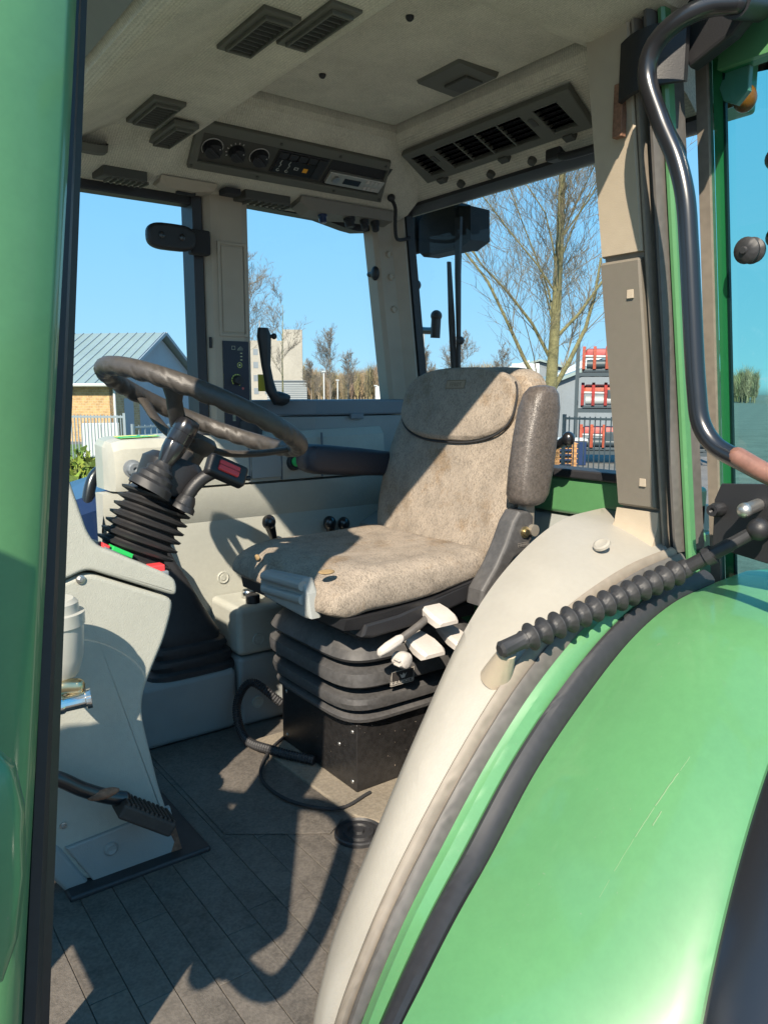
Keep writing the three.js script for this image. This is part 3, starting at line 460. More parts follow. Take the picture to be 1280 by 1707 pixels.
{ // overhead panel with knobs, switches and radio, on the right cove
  const r = part('overhead_panel', 'dark olive overhead panel with three dials and a silver car radio');
  const n = V(0, -.846, .533), v = V(0, .533, .846).normalize(), u = V(1, 0, 0); // face looks down into the cab
  const vU = V(0, .535, .845).normalize();
  // local axes: x rearwards, y up the slope, z = outward
  const O = V(1.112, 1.5320, -1.8905), X = V(1, 0, 0), Y = V(0, .534, .8455), Z = V(0, -.8455, .534);
  const loc = g => { const k = g.userData; g = g.clone().applyMatrix4(new THREE.Matrix4().makeBasis(X, Y, Z).setPosition(O)); g.userData = k; return g; };
  const LZ = (g) => loc(g);
  const sh = [[-.290, -.072], [.315, -.072], [.262, .072], [-.310, .072]];
  kid(r, 'panel_frame', [LZ(prism(sh, 'z', -.01, .016, .004, [[[-.272, -.046], [-.284, .042], [.268, .042], [.285, -.046]]]))], M.olive);
  kid(r, 'panel_face', [LZ(box(-.287, .288, -.05, .045, -.004, .006, 0))], M.oliveDark);
  kid(r, 'switch_field', [LZ(box(-.072, .082, -.040, .034, .004, .009, .002))], M.black);
  for (let i = 0; i < 5; i++) kid(r, 'rocker_switch', [LZ(box(-.068 + i * .0296, -.042 + i * .0296, -.036, .030, .007, .013, .003))], M.black);
  const ic = canvasMat(256, 96, (g, W, H) => { g.fillStyle = '#0b0b0c'; g.fillRect(0, 0, W, H); g.strokeStyle = '#b8b8b0'; g.lineWidth = 4; for (const x of [28, 86]) { g.beginPath(); g.moveTo(x, 6); g.lineTo(x - 6, 30); g.lineTo(x + 5, 40); g.lineTo(x - 3, 60); g.stroke(); g.beginPath(); g.arc(x, 80, 9, 0, 5); g.stroke(); } g.strokeRect(128, 42, 24, 16); g.fillStyle = '#e09a20'; g.fillRect(186, 36, 32, 32); });
  { const p2 = plate(.114, .042, .001); p2.translate(-.010, -.010, .0142); kid(r, 'switch_icons', [LZ(p2)], ic); }
  const ring = canvasMat(512, 128, (g, W, H) => { g.fillStyle = '#15150f'; g.fillRect(0, 0, W, H); });
  [[-.246, .024, true], [-.180, .021, false], [-.116, .023, true]].forEach(([x, rad, br]) => {
    const prof = [[0, rad + .004], [.3, rad + .003], [.35, rad + .0015]];
    if (br) kid(r, 'dial_ring', [LZ(new THREE.TorusGeometry(rad + .003, .0013, 6, 36, 5.0).rotateZ(-1.0).translate(x, -.002, .007))], M.white);
    else for (let k = 0; k < 7; k++) { const a = 1.2 + k * .42; kid(r, 'dial_mark', [LZ(box(-.0012, .0012, -.0022, .0022, 0, .0014, 0).rotateZ(a - Math.PI / 2).translate(x + (rad + .006) * Math.cos(a), -.002 + (rad + .006) * Math.sin(a), .006))], M.white); }
    const k = new THREE.CylinderGeometry(rad * .92, rad, .017, 28).rotateX(Math.PI / 2).translate(x, -.002, .014);
    kid(r, 'dial_knob', [LZ(k), LZ(box(-rad * .9, rad * .9, -.004, .004, 0, .008, .002).rotateZ(-.6).translate(x, -.002, .020))], M.black);
    kid(r, 'knob_dot', [LZ(box(-.0015, .0015, -.0015, .0015, 0, .001, 0).translate(x + rad * .7 * Math.cos(.7), -.002 + rad * .7 * Math.sin(.7), .0222))], M.white);
  });
  kid(r, 'radio_bay', [LZ(box(.090, .284, -.046, .040, .003, .0075, .001))], M.blackMatte);
  kid(r, 'radio_face', [LZ(box(.098, .282, -.038, .004, .006, .018, .003))], std({ color: lin(.46, .44, .39), metalness: .6, roughness: .4 }));
  kid(r, 'radio_display', [LZ(box(.150, .205, -.027, -.008, .017, .0192, .001))], M.blackGloss);
  kid(r, 'radio_dial', [LZ(new THREE.CylinderGeometry(.0105, .012, .008, 20).rotateX(Math.PI / 2).translate(.121, -.015, .021))], M.steel);
  for (let i = 0; i < 4; i++) for (const y of [-.006, -.028]) kid(r, 'radio_button', [LZ(box(.222 + i * .0135, .232 + i * .0135, y - .006, y + .006, .017, .0198, .001))], M.white);
  for (const [x, y] of [[-.285, -.06], [-.10, -.059], [.14, -.059], [.30, -.06], [-.08, .057], [.10, .057], [.252, .057]]) kid(r, 'panel_screw', [LZ(new THREE.CylinderGeometry(.0042, .0046, .003, 12).rotateX(Math.PI / 2).translate(x, y, .0165))], M.oliveDark);
  kid(r, 'cable', tube([[1.455, 1.495, -1.93], [1.462, 1.47, -1.92], [1.47, 1.42, -1.93], [1.49, 1.39, -1.95], [1.56, 1.40, -2.0], [1.63, 1.425, -2.05]], .0055, 50, 8), M.blackMatte);
  kid(r, 'cable_gland', [ball(V(1.455, 1.497, -1.93), .012)], M.black);
}
{ // outer roof skin
  const r = part('cab_roof', 'cab roof');
  kid(r, 'roof_skin', loft([[.10, .04], [.18, 0], [.6, -.01], [1.5, 0], [1.80, .02], [1.88, .06]].map(([x, d]) => [[x, 1.655 + d, -2.22], [x, 1.655 + d, -.86], [x, 1.648, -.832], [x, 1.70, -.82], [x, 1.79 - d, -.92], [x, 1.83 - d, -1.2], [x, 1.83 - d, -1.88], [x, 1.79 - d, -2.18], [x, 1.70, -2.24]]), { crease: .6 }), M.greenDark);
  kid(r, 'side_header', box(.2, 1.7, 1.50, 1.67, -2.20, -2.155, .01), M.greenDark);
  kid(r, 'rear_header', box(1.67, 1.76, 1.535, 1.67, -2.19, -.98, .01), M.greenDark);
  kid(r, 'front_header', box(.24, .325, 1.56, 1.67, -2.19, -.96, .01), M.greenDark);
  kid(r, 'front_post', [loft([[.36, .05], [1.50, .17]].map(([y, x]) => [[x, y, -2.16], [x + .09, y, -2.16], [x + .09, y, -2.07], [x, y, -2.07]]))], M.greenDark);
}

// --- front left pillar
{
  const p = part('front_pillar', 'green front door pillar with dark rubber door seal');
  const xe = y => .1625 + (y - .134) * .0955;        // rear edge of the green pillar
  const ys = [-.3, 0, .3, .6, .9, 1.2, 1.52], pd = y => .07 * Math.max(0, Math.min(1, (y - .45) / .6)), sw = y => lerp(.048, .022, Math.max(0, Math.min(1, y / 1.4)));
  kid(p, 'pillar_body', loft(ys.map(y => { const x = xe(y) - sw(y); return [[x - .042 - pd(y), y, -.955], [x - .05 - pd(y), y, -.90], [x - .048 - pd(y), y, -.835], [x - .036 - pd(y), y, -.812], [x - .018, y, -.818], [x - .003, y, -.838], [x, y, -.872], [x, y, -.955]]; }), { crease: .9 }), M.green);
  kid(p, 'door_seal', loft(ys.map(y => { const x = xe(y), w = sw(y), zz = lerp(-.868, -.892, y / 1.5); return [[x - w, y, -.958], [x - w, y, zz], [x - w * .88, y, zz + .010], [x - w * .6, y, zz + .010], [x - w * .4, y, zz - .002], [x - .006, y, -.925], [x + .008, y, -.935], [x + .010, y, -.952], [x, y, -.96]]; }), { crease: .5 }), M.seal);
  kid(p, 'hinge_cover', loft([[.40, .004], [.44, .016], [.50, .024], [.56, .026], [.60, .022], [.618, .012], [.623, .002]].map(([y, r]) => { const o = []; for (let k = 0; k < 16; k++) { const a = k / 16 * Math.PI * 2; o.push([.088 + r * 1.3 * Math.cos(a), y, -.70 + r * Math.sin(a)]); } return o; }), { crease: 1 }), M.green);
  kid(p, 'hinge_arm', rod(V(.08, .50, -.70), V(.07, .50, -.83), .012), M.green);
  kid(p, 'unseen_post', loft([[-.3, 0], [.56, .02]].map(([y, o]) => [[-.22 + o, y, -.99], [-.135 + o, y, -.99], [-.135 + o, y, -.89], [-.22 + o, y, -.89]])), M.green);  // out of view, bounds the sun patch on the floor at its front
  kid(p, 'unseen_shade_panel', (() => { const g = new RoundedBoxGeometry(.16, .42, .05, 3, .02); g.rotateZ(.33).translate(-.185, .875, -.50); return g; })(), M.black);  // out of view, sized and tilted to cast the broad floor shadow
  kid(p, 'unseen_panel_face', (() => { const g = new RoundedBoxGeometry(.14, .39, .004, 2, .0018); g.translate(0, 0, -.0265).rotateZ(.33).translate(-.185, .875, -.50); return g; })(), std({ color: lin(.8, .82, .84), metalness: 1, roughness: .03 }));  // shiny face of the out-of-view panel that shades the floor
  kid(p, 'unseen_rail', tube([[-.17, .50, -.93], [-.26, .80, -.90], [-.30, 1.02, -.80], [-.30, 1.12, -.60], [-.22, 1.155, -.46], [-.13, 1.10, -.45], [-.04, .98, -.45], [-.015, .84, -.45], [-.012, .70, -.45], [-.03, .60, -.47], [.0, .53, -.62], [.05, .50, -.82]], 0.020, 90, 12), M.blackGloss);  // out of view, bent to cast the curved shadow on the mat
}
// --- left rear door pillar
const px = y => 1.395 + (1.206 - y) * .19;
{
  const p = part('rear_door_pillar', 'beige door pillar with grey snap-on cover');
  const sec = (y, e = 0, zf = -1.0) => { const x = px(y) - e; return [[x + .16, y, -1.11], [x + .02, y, -1.112], [x, y, -1.10], [x, y, zf - .004], [x + .004, y, zf], [x + .16, y, zf]]; };
  kid(p, 'upper_trim', loft([1.208, 1.3, 1.45, 1.6, 1.66].map(y => sec(y)), { crease: .4 }), M.trim);
  kid(p, 'pillar_core', loft([.55, 1.3].map(y => sec(y, -.012)), { crease: .4 }), M.sealTaupe);
  kid(p, 'lower_cover', loft([.662, .668, .9, 1.19, 1.196].map((y, i) => sec(y, (i === 0 || i === 4) ? -.002 : .006, -1.004)), { crease: .5 }), M.coverGrey);
  for (const [y, z] of [[1.125, -1.03], [.722, -1.03]]) kid(p, 'clip_hole', [box(px(y) - .0085, px(y) - .004, y - .009, y + .009, z - .008, z + .008, .001)], M.trimWarm);
  kid(p, 'foot_trim', loft([[.655, 0, 0], [.62, .006, .006], [.58, .03, .02], [.555, .06, .045]].map(([y, e, f]) => { const x = px(y) - e; return [[x + .22, y, -1.11 - f], [x, y, -1.11 - f], [x, y, -1.0], [x + .22, y, -1.0]]; }), { crease: .5 }), M.trim);
  const strip = (name, z0, z1, e, mat, y0 = .56, y1 = 1.68, bulge = .006, deep = .10) => kid(p, name, loft([y0, .8, 1.1, 1.4, y1].map(y => { const x = px(y) + e; return [[x + deep, y, z0], [x + .004, y, z0], [x - bulge, y, lerp(z0, z1, .3)], [x - bulge, y, lerp(z0, z1, .7)], [x + .004, y, z1], [x + deep, y, z1]]; }), { crease: .6 }), mat);
  strip('seal_strip', -.998, -.984, .006, M.sealTaupe);
  strip('seal_strip', -.983, -.970, .020, M.seal);
  strip('seal_strip', -.969, -.955, .004, M.sealGrey, .57);
  strip('frame_strip', -.954, -.938, .022, M.green, .50, 1.68, .002, .022);
  // clamp band and catch at the top
  kid(p, 'clamp_band', loft([0, 1, 2, 3, 4, 5, 6, 7, 8].map(k => { const t = k / 8, z = lerp(-1.016, -.905, t), x = 1.318 - .028 * Math.sin(t * Math.PI) + .045 * t, y = 1.478 + t * .018; return [[x, y, z], [x, y + .106, z], [x + .012, y + .106, z], [x + .012, y, z]]; }), { crease: .6 }), M.black);
  kid(p, 'catch_slot', box(px(1.48) - .012, px(1.48) + .004, 1.42, 1.52, -1.038, -1.016, .002), M.rust);
}
// --- open door
{
  const d = part('cab_door', 'open glazed cab door with bent black grab handle');
  const xd = y => 1.535 + (1.2 - y) * .17;
  const strip = (z0, z1, e0, e1, y0 = .45, y1 = 1.6) => loft([y0, .8, 1.2, y1].map(y => [[xd(y) + e0, y, z0], [xd(y) + e0, y, z1], [xd(y) + e1, y, z1], [xd(y) + e1, y, z0]]), { crease: .3 });
  kid(d, 'hinge_edge', strip(-.950, -.926, -.008, .012), M.sealTaupe);
  kid(d, 'door_stile', strip(-.925, -.905, .012, .022), M.green);
  kid(d, 'stile_seal', strip(-.904, -.899, .010, .018), M.seal);
  const g = new THREE.BufferGeometry(); g.setAttribute('position', new THREE.Float32BufferAttribute([...[xd(.25), .25, -.925], ...[xd(.25), .25, -.05], ...[xd(1.56), 1.56, -.05], ...[xd(.25), .25, -.925], ...[xd(1.56), 1.56, -.05], ...[xd(1.56), 1.56, -.925]].map(v => v), 3)); g.computeVertexNormals();
  kid(d, 'door_glass', g, M.glassDoor);
  kid(d, 'top_rail', [loft([-.90, -.05].map(z => [[xd(1.56) - .01, 1.535, z], [xd(1.56) + .03, 1.535, z], [xd(1.56) + .03, 1.60, z], [xd(1.56) - .01, 1.60, z]]))], M.green);
  kid(d, 'grab_handle', tube([[1.307, 1.562, -.772], [1.288, 1.568, -.814], [1.269, 1.557, -.860], [1.265, 1.529, -.904], [1.265, 1.487, -.915], [1.265, 1.401, -.883], [1.265, 1.322, -.844], [1.265, 1.259, -.824], [1.265, 1.180, -.812], [1.265, 1.082, -.800], [1.265, .926, -.780], [1.265, .866, -.767], [1.265, .830, -.739], [1.265, .804, -.684], [1.265, .776, -.614], [1.28, .73, -.50], [1.38, .70, -.42], [1.56, .68, -.40]], .0168, 120, 16), M.blackGloss);
  kid(d, 'worn_patch', tube([[1.2628, .8125, -.695], [1.2628, .792, -.652], [1.2628, .777, -.612], [1.267, .752, -.555]], .0168, 24, 14), std({ map: tintMap([.20, .10, .075], 128, [[8, .3, 91], [40, .2, 92]], 6), roughness: .4 }));
  kid(d, 'handle_bracket', [prism([[-.955, 1.585], [-.93, 1.66], [-.74, 1.72], [-.70, 1.66], [-.83, 1.555], [-.91, 1.525]], 'x', 1.385, 1.42, .006), rod(V(1.30, 1.565, -.775), V(1.42, 1.60, -.80), .026)], M.black);
  kid(d, 'bracket_flange', [prism([[-.91, 1.51], [-.90, 1.54], [-.87, 1.58], [-.85, 1.58], [-.85, 1.49], [-.872, 1.47], [-.90, 1.485]], 'x', xd(1.5) + .006, xd(1.5) + .02, .002)], M.archTrim);
  kid(d, 'amber_spot', [ball(V(1.62, 1.525, -.93), .024, 1, 1.15, 1), rod(V(1.62, 1.525, -.945), V(1.62, 1.525, -1.02), .010)], M.amber);  // rounded amber spot beyond the door glass
  for (const y of [1.20]) kid(d, 'glass_bolt', [rev(V(xd(y) + .004, y, -.842), V(xd(y) - .04, y - .004, -.842), [[0, .024], [.2, .026], [.35, .018], [.5, .024], [.7, .026], [.85, .02], [.9, .008], [1, .006], [1, 0]], 22)], M.rubber);
  for (const y of [1.36, 1.22]) kid(d, 'outer_bolt', [rev(V(xd(y) + .004, y, -.80), V(xd(y) + .05, y, -.80), [[0, .02], [.6, .026], [1, .02], [1, 0]], 18)], M.rubber);
  kid(d, 'lower_bracket', [prism([[-.866, .60], [-.868, .70], [-.855, .735], [-.70, .748], [-.60, .74], [-.60, .60], [-.75, .585]], 'x', 1.498, 1.508, .002)], M.black);
  kid(d, 'bracket_bolt', [rev(V(1.50, .682, -.853), V(1.465, .682, -.853), [[0, .015], [.6, .015], [.7, .013], [1, .012], [1, .006], [.8, 0]], 18)], M.black);
  kid(d, 'bracket_pin', [rod(V(1.50, .70, -.775), V(1.44, .695, -.77), .013), ball(V(1.44, .695, -.77), .015)], M.steel);
}
{ // door strut in a ribbed rubber gaiter
  const s = part('door_strut', 'door gas strut inside ribbed black gaiter');
  const a = V(.968, .464, -.945), b = V(1.45, .66, -.745);
  const A = V(.957, .462, -.945), mid = V(1.41, .566, -.868);
  const n = 13, pr = [[0, 0], [0, .010], [.012, .0155], [.02, .0150], [.10, .0155], [.115, .018]];
  for (let i = 0; i < n; i++) { const t = .12 + i * .065, w = .065; pr.push([t, .0155], [t + w * .22, .0175], [t + w * .45, .0265], [t + w * .52, .0268], [t + w * .68, .0195], [t + w, .0155]); }
  pr.push([.98, .019], [1, .019], [1, 0]);
  kid(s, 'gaiter', [rev(A, mid, pr, 28)], M.rubber);
  kid(s, 'sleeve', [rev(mid.clone().lerp(A, .01), b, [[0, .0145], [.30, .0145], [.30, .019], [.40, .019], [.40, .014], [.62, .014], [.64, .0125], [1, .0125], [1, 0]], 24)], M.rubber);
  kid(s, 'ball_joint', [ball(b, .022), rod(b, V(1.50, .655, -.745), .012)], M.black);
  kid(s, 'mount_boss', [rev(V(1.0, .385, -.995), V(.985, .452, -.952), [[0, .03], [.45, .024], [.8, .019], [1, .017], [1, 0]], 22)], M.trim);
}

// --- wheel-arch trim, seals, fender, wheels
const sealIn = curve2([[.40, .02, -.69], [.459, .028, -.76], [.537, .031, -.835], [.609, .056, -.885], [.681, .102, -.92], [.811, .210, -.955], [.937, .327, -.97], [1.028, .411, -.97], [1.16, .493, -.97], [1.346, .552, -.97], [1.505, .574, -.97]], 60);
const blkC = curve2([[.45, .045, -.66], [.528, .056, -.72], [.628, .074, -.775], [.734, .103, -.825], [.837, .147, -.86], [.981, .252, -.89], [1.119, .352, -.90], [1.259, .443, -.90], [1.396, .494, -.90], [1.56, .516, -.90]], 60);
{
  const band = (f0, f1, h0, h1, deep) => sealIn.map((p, i) => {
    const q = blkC[i], a = sealIn[Math.max(0, i - 1)], b = sealIn[Math.min(60, i + 1)], t = V(b.x - a.x, b.y - a.y, 0).normalize(), n = V(-t.y, t.x, 0);
    const at = (f, h) => { const r = V(lerp(p.x, q.x, f), lerp(p.y, q.y, f), lerp(p.z, q.z, f)).addScaledVector(n, h); return r; };
    return [at(f0, -deep), at(f0, h0 * .4), at(lerp(f0, f1, .25), lerp(h0, h1, .3)), at(lerp(f0, f1, .5), Math.max(h0, h1)), at(lerp(f0, f1, .75), lerp(h0, h1, .7)), at(f1, h1 * .4), at(f1, -deep)];
  });
  const a = part('wheel_arch_trim', 'pale moulded trim over the wheel arch');
  const inner = curve2([[.40, -.004, -.73], [.46, -.002, -.80], [.526, .002, -.885], [.577, .01, -.94], [.638, .02, -1.0], [.743, .125, -1.04], [.885, .289, -1.08], [1.043, .453, -1.12], [1.202, .550, -1.16], [1.401, .618, -1.20], [1.558, .630, -1.22], [1.70, .632, -1.225]], 60);
  kid(a, 'arch_skin', loft(sealIn.map((p, i) => {
    const s = inner[i], t = V(sealIn[Math.min(60, i + 1)].x - sealIn[Math.max(0, i - 1)].x, sealIn[Math.min(60, i + 1)].y - sealIn[Math.max(0, i - 1)].y, 0).normalize(), n = V(-t.y, t.x, 0);
    const ring = []; const k = i / 60, P0 = V(p.x, p.y, p.z - .002);
    ring.push(P0.clone().addScaledVector(n, -.05), P0.clone());
    for (let j = 1; j <= 6; j++) { const f = j / 6, q = P0.clone().lerp(s, f); q.addScaledVector(n, .012 * Math.sin(f * Math.PI)); ring.push(q); }
    ring.push(s.clone().add(V(.012, -.004, -.012)).addScaledVector(n, -.010), s.clone().add(V(0, 0, -.018)).addScaledVector(n, -.03), s.clone().add(V(.0, 0, -.022)).addScaledVector(n, -.12), P0.clone().addScaledVector(n, -.12));
    return ring;
  }), { crease: 1.0 }), M.archTrim);
  kid(a, 'trim_cap', [rev(V(.738, .100, -.985), V(.728, .108, -.977), [[0, .0145], [.6, .014], [1, .009], [.9, .004], [.9, 0]], 18)], M.archTrim);
  kid(a, 'shelf', loft([1.46, 1.5, 1.64].map(x => [[x, .52, -1.21], [x, .605, -1.20], [x, .600, -1.12], [x, .57, -1.0], [x, .50, -1.0]]), { crease: .5 }), M.archTrim);
  kid(a, 'shelf_cap', [rev(V(1.36, .592, -1.04), V(1.356, .598, -1.04), [[0, .02], [.7, .019], [1, .014], [.7, .008], [.7, 0]], 20)], M.archTrim);
  const s = part('door_frame_seal', 'double rubber seal along the wheel arch');
  kid(s, 'seal_lip', loft(band(-.01, .20, .010, .013, .03), { crease: .8 }), M.sealTaupe);
  kid(s, 'seal_bead', loft(band(.21, .42, .013, .008, .03), { crease: .8 }), M.sealGrey);
  const f = part('rear_fender', 'green rear fender with scratches and black edge strip');
  kid(f, 'inner_flange', loft(band(.43, .74, .002, .008, .03), { crease: .5 }), M.green);
  kid(f, 'edge_strip', loft(band(.77, 1.10, .011, .012, .03), { crease: .7 }), M.seal);
  // the fender skin: from the strip outwards and over the tyre
  const cx = 1.65, cy = -.58, innerF = blkC.map((q, i) => { const p = sealIn[i]; return V(lerp(p.x, q.x, 1.13), lerp(p.y, q.y, 1.13), lerp(p.z, q.z, 1.13)); });
  for (const x of [1.68, 1.80, 1.95, 2.10, 2.25, 2.40]) innerF.push(V(x, cy + Math.sqrt(1.10 * 1.10 - (x - cx) ** 2), -.884));
  const outz = th => { const t = Math.max(-.6, Math.min(1.6, (th - 120.3) / 18.3)); return -.556 + t * .072; };
  const rings = [], ext = [];
  innerF.forEach(p => {
    const th = Math.atan2(p.y - cy, p.x - cx), R0 = Math.hypot(p.x - cx, p.y - cy), zo = outz(th * 180 / Math.PI), ring = [], top = [], bot = [];
    const at = (R, z) => V(cx + R * Math.cos(th), cy + R * Math.sin(th), z);
    for (let j = 0; j <= 14; j++) { const u = j / 14, R = lerp(R0, 1.055, u) + .022 * Math.sin(u * Math.PI) - .012 * Math.pow(u, 8); top.push(at(R, lerp(p.z, zo, u))); bot.push(at(R - .012, lerp(p.z, zo, u))); }
    top.push(at(1.036, zo + .008), at(1.01, zo + .010)); bot.push(at(1.025, zo - .004), at(1.01, zo));
    rings.push([...top, ...bot.reverse()]);
    ext.push([at(1.028, zo + .004), at(1.030, zo + .03), at(1.02, zo + .12), at(.99, zo + .20), at(.93, zo + .235), at(.93, zo + .225), at(.98, zo + .19), at(1.00, zo + .03)]);
  });
  kid(f, 'fender_skin', loft(rings, { crease: .7 }), M.green);
  kid(f, 'fender_extension', loft(ext, { crease: .7 }), M.blackGloss);
  // scratches in the paint
  const scr = std({ color: lin(.15, .25, .13), roughness: .8 });
  const onF = (i, u) => { const p = innerF[i], th = Math.atan2(p.y - cy, p.x - cx), R0 = Math.hypot(p.x - cx, p.y - cy), zo = outz(th * 180 / Math.PI), R = lerp(R0, 1.055, u) + .022 * Math.sin(u * Math.PI) - .012 * Math.pow(u, 8); return V(cx + R * Math.cos(th), cy + R * Math.sin(th), lerp(p.z, zo, u)); };
  for (const [i0, u0, i1, u1, r] of [[36, .72, 34.6, .706, .0005], [34.3, .702, 31.2, .668, .0010], [31.0, .666, 28.4, .637, .0007], [28.2, .634, 25.5, .604, .0004], [31, .70, 29.8, .688, .0010], [24.8, .597, 23.4, .582, .0003]]) { const pts = []; for (let k = 0; k <= 8; k++) { const i = lerp(i0, i1, k / 8), lo = Math.floor(i), fr = i - lo, u = lerp(u0, u1, k / 8) + rr(-.0008, .0008); pts.push(onF(lo, u).lerp(onF(Math.min(60, lo + 1), u), fr)); } kid(f, 'scratch', tube(pts, r, 20, 5), scr); }
  // wheels
  const tyre = (x, z, R, w, name) => {
    const wheel = part(name), h = w / 2, prof = [[R * .58, -h * .8], [R * .80, -h], [R * .95, -h * .95], [R, -h * .8], [R, h * .8], [R * .95, h * .95], [R * .80, h], [R * .58, h * .8]];
    const c = V(x, GROUND + R, z);
    kid(wheel, 'tyre', loft(prof.map(([r, o]) => { const q = []; for (let k = 0; k < 48; k++) { const a = k / 48 * Math.PI * 2; q.push([c.x + r * Math.cos(a), c.y + r * Math.sin(a), c.z + o]); } return q; }), { caps: true, crease: .6 }), M.blackMatte);
    const lugs = []; for (let k = 0; k < 22; k++) for (const sd of [-1, 1]) { const a = (k + (sd > 0 ? .5 : 0)) / 22 * Math.PI * 2; lugs.push(new THREE.BoxGeometry(R * .09, R * .05, h * .95).rotateX(0).rotateY(sd * .5).translate(0, R - .01, sd * h * .42).rotateZ(a).translate(c.x, c.y, c.z)); }
    kid(wheel, 'tread', lugs, M.blackMatte);
    kid(wheel, 'rim', [rev(V(c.x, c.y, c.z - h * .86), V(c.x, c.y, c.z + h * .86), [[0, 0], [0, R * .57], [.1, R * .57], [.2, R * .5], [.8, R * .5], [.9, R * .57], [1, R * .57], [1, 0]], 32)], M.red);
  };
  tyre(1.65, -.665, .87, .44, 'rear_wheel'); tyre(1.65, -2.50, .87, .44, 'rear_wheel'); tyre(-1.05, -.75, .60, .36, 'front_wheel'); tyre(-1.05, -2.33, .60, .36, 'front_wheel');
  const ch = part('chassis', 'green engine hood and dark chassis');
  kid(ch, 'frame', [box(-1.5, 2.0, -1.0, -.62, -1.80, -1.28, .03), box(1.55, 1.75, -.70, -.46, -2.3, -.86, .03), box(-1.13, -.97, -.95, -.75, -2.2, -.88, .03)], M.blackMatte);
  kid(ch, 'hood', [loft([[-1.9, .6, .9], [-1.85, .9, 1], [-1.0, 1, 1], [-.35, 1, 1]].map(([x, k, w]) => { const hw = .36 * w, t = -.55 + .95 * k; return [[x, -.62, -1.54 - hw], [x, t - .12, -1.54 - hw], [x, t, -1.54 - hw * .7], [x, t, -1.54 + hw * .7], [x, t - .12, -1.54 + hw], [x, -.62, -1.54 + hw]]; }), { crease: .6 })], M.green);
  kid(ch, 'cab_underframe', box(-.2, 1.6, -.62, -.061, -1.95, -1.05, .03), M.blackMatte);
  kid(ch, 'side_step', [box(.1, .5, -.62, -.58, -1.04, -.80, .01), box(.1, .5, -.95, -.91, -1.0, -.76, .01), box(.48, .50, -.95, -.2, -1.04, -1.01, .004)], M.blackMatte);
}
{ // outside on the right: blue tank and black rail seen through the side window
  const t = part('side_tank', 'dark blue curved tank outside side window');
  kid(t, 'tank_body', loft([[.30, .90], [.36, 1], [.72, 1], [.80, .9]].map(([x, k]) => { const y = .55 + (x - .3) * .26; return [[x, .0, -2.20], [x, y - .04, -2.20], [x, y, -2.24], [x, y, -2.55 * k], [x, .0, -2.55 * k]]; }), { crease: .6 }), M.blue);
  const r = part('outside_rail', 'black bent tube rail outside side window');
  kid(r, 'rail_tube', tube([[.60, .30, -2.24], [.606, .53, -2.24], [.614, .63, -2.24], [.64, .69, -2.25], [.70, .715, -2.26], [.86, .72, -2.26]], .0165, 60, 14), M.blackGloss);
  pm('right_mudguard', box(1.0, 2.3, .30, .50, -2.75, -2.25, .05), M.greenDark);
}
{ // front wall below the windscreen and unseen blocks that shade the floor
  const f = part('front_wall');
  kid(f, 'wall_panel', box(-.14, -.09, -.06, .30, -2.08, -1.20, .01), M.grey);
  kid(f, 'unseen_cross_bar', box(-.12, .02, .46, .64, -2.06, -1.0, .03), M.grey);  // out of view, placed to cut off the sun patch on the floor
  kid(f, 'unseen_side_box', box(-.15, -.055, .455, .84, -.985, -.70, .03), M.greenDark);  // out of view, placed to darken the floor beside the console
}

// --- front console
{
  const c = part('front_console', 'pale grey front console with split upper cover');
  const body = [[.338, .006], [.505, .008], [.522, .012], [.487, .15], [.461, .30], [.463, .345], [.482, .39], [.512, .45], [.530, .505], [.531, .528], [.372, .603], [.330, .588], [.22, .575], [.05, .56], [.05, .30], [.19, .19], [.262, .105]];
  kid(c, 'console_body', prism(soft(body, .022, 4), 'z', -1.66, -1.402, .009), M.grey);
  kid(c, 'upper_cover', (prism(soft([[.534, .533], [.538, .548], [.535, .566], [.515, .582], [.392, .650], [.378, .675], [.345, .80], [.31, .93], [.25, .96], [.05, .97], [.05, .565], [.22, .580], [.330, .593], [.373, .608]], .014, 4), 'z', -1.668, -1.394, .007)), M.grey);
  kid(c, 'foot_panel', prism([[.352, .004], [.51, .004], [.518, .03], [.505, .105], [.305, .092]], 'z', -1.41, -1.394, .004), M.greyCool);
  kid(c, 'foot_corner', prism([[.345, .004], [.298, .094], [.235, .165], [.21, .155], [.26, .07], [.30, .004]], 'z', -1.66, -1.396, .010), M.greyCool);
  kid(c, 'dark_foot_strip', box(.30, .575, -.003, .0105, -1.70, -1.365, .006), M.rubber);  // low dark strip round the console foot
  for (const [x, y, r] of [[.362, .590, .0055], [.305, .135, .004]]) kid(c, 'panel_screw', [rev(V(x, y, -1.403), V(x, y, -1.396), [[0, r * 1.5], [.6, r * 1.5], [.7, r], [1, r * .7], [1, 0]], 16)], M.steel);
  kid(c, 'foot_cap', [rev(V(.385, .062, -1.396), V(.385, .062, -1.388), [[0, .014], [.6, .013], [1, .009], [.7, .004], [.7, 0]], 18)], M.greyCool);
  kid(c, 'corner_wear', [prism([[.500, .006], [.524, .010], [.515, .05], [.508, .078], [.500, .055], [.509, .03]], 'z', -1.412, -1.3925, .001)], M.rust);
  kid(c, 'rocker_red', [box(.490, .520, .580, .596, -1.432, -1.405, .003)], M.red);
  kid(c, 'rocker_base', [box(.486, .526, .560, .584, -1.436, -1.400, .004)], M.lidGrey);
  kid(c, 'rocker_green', [prism([[.425, .632], [.462, .612], [.465, .620], [.428, .641]], 'z', -1.445, -1.418, .002)], M.greenBtn);
  kid(c, 'rocker_green_base', [prism([[.405, .625], [.472, .585], [.480, .600], [.412, .642]], 'z', -1.450, -1.410, .003)], M.lidGrey);
  kid(c, 'rocker_red', [prism([[.408, .640], [.420, .633], [.423, .641], [.411, .648]], 'z', -1.445, -1.418, .002)], M.red);
}
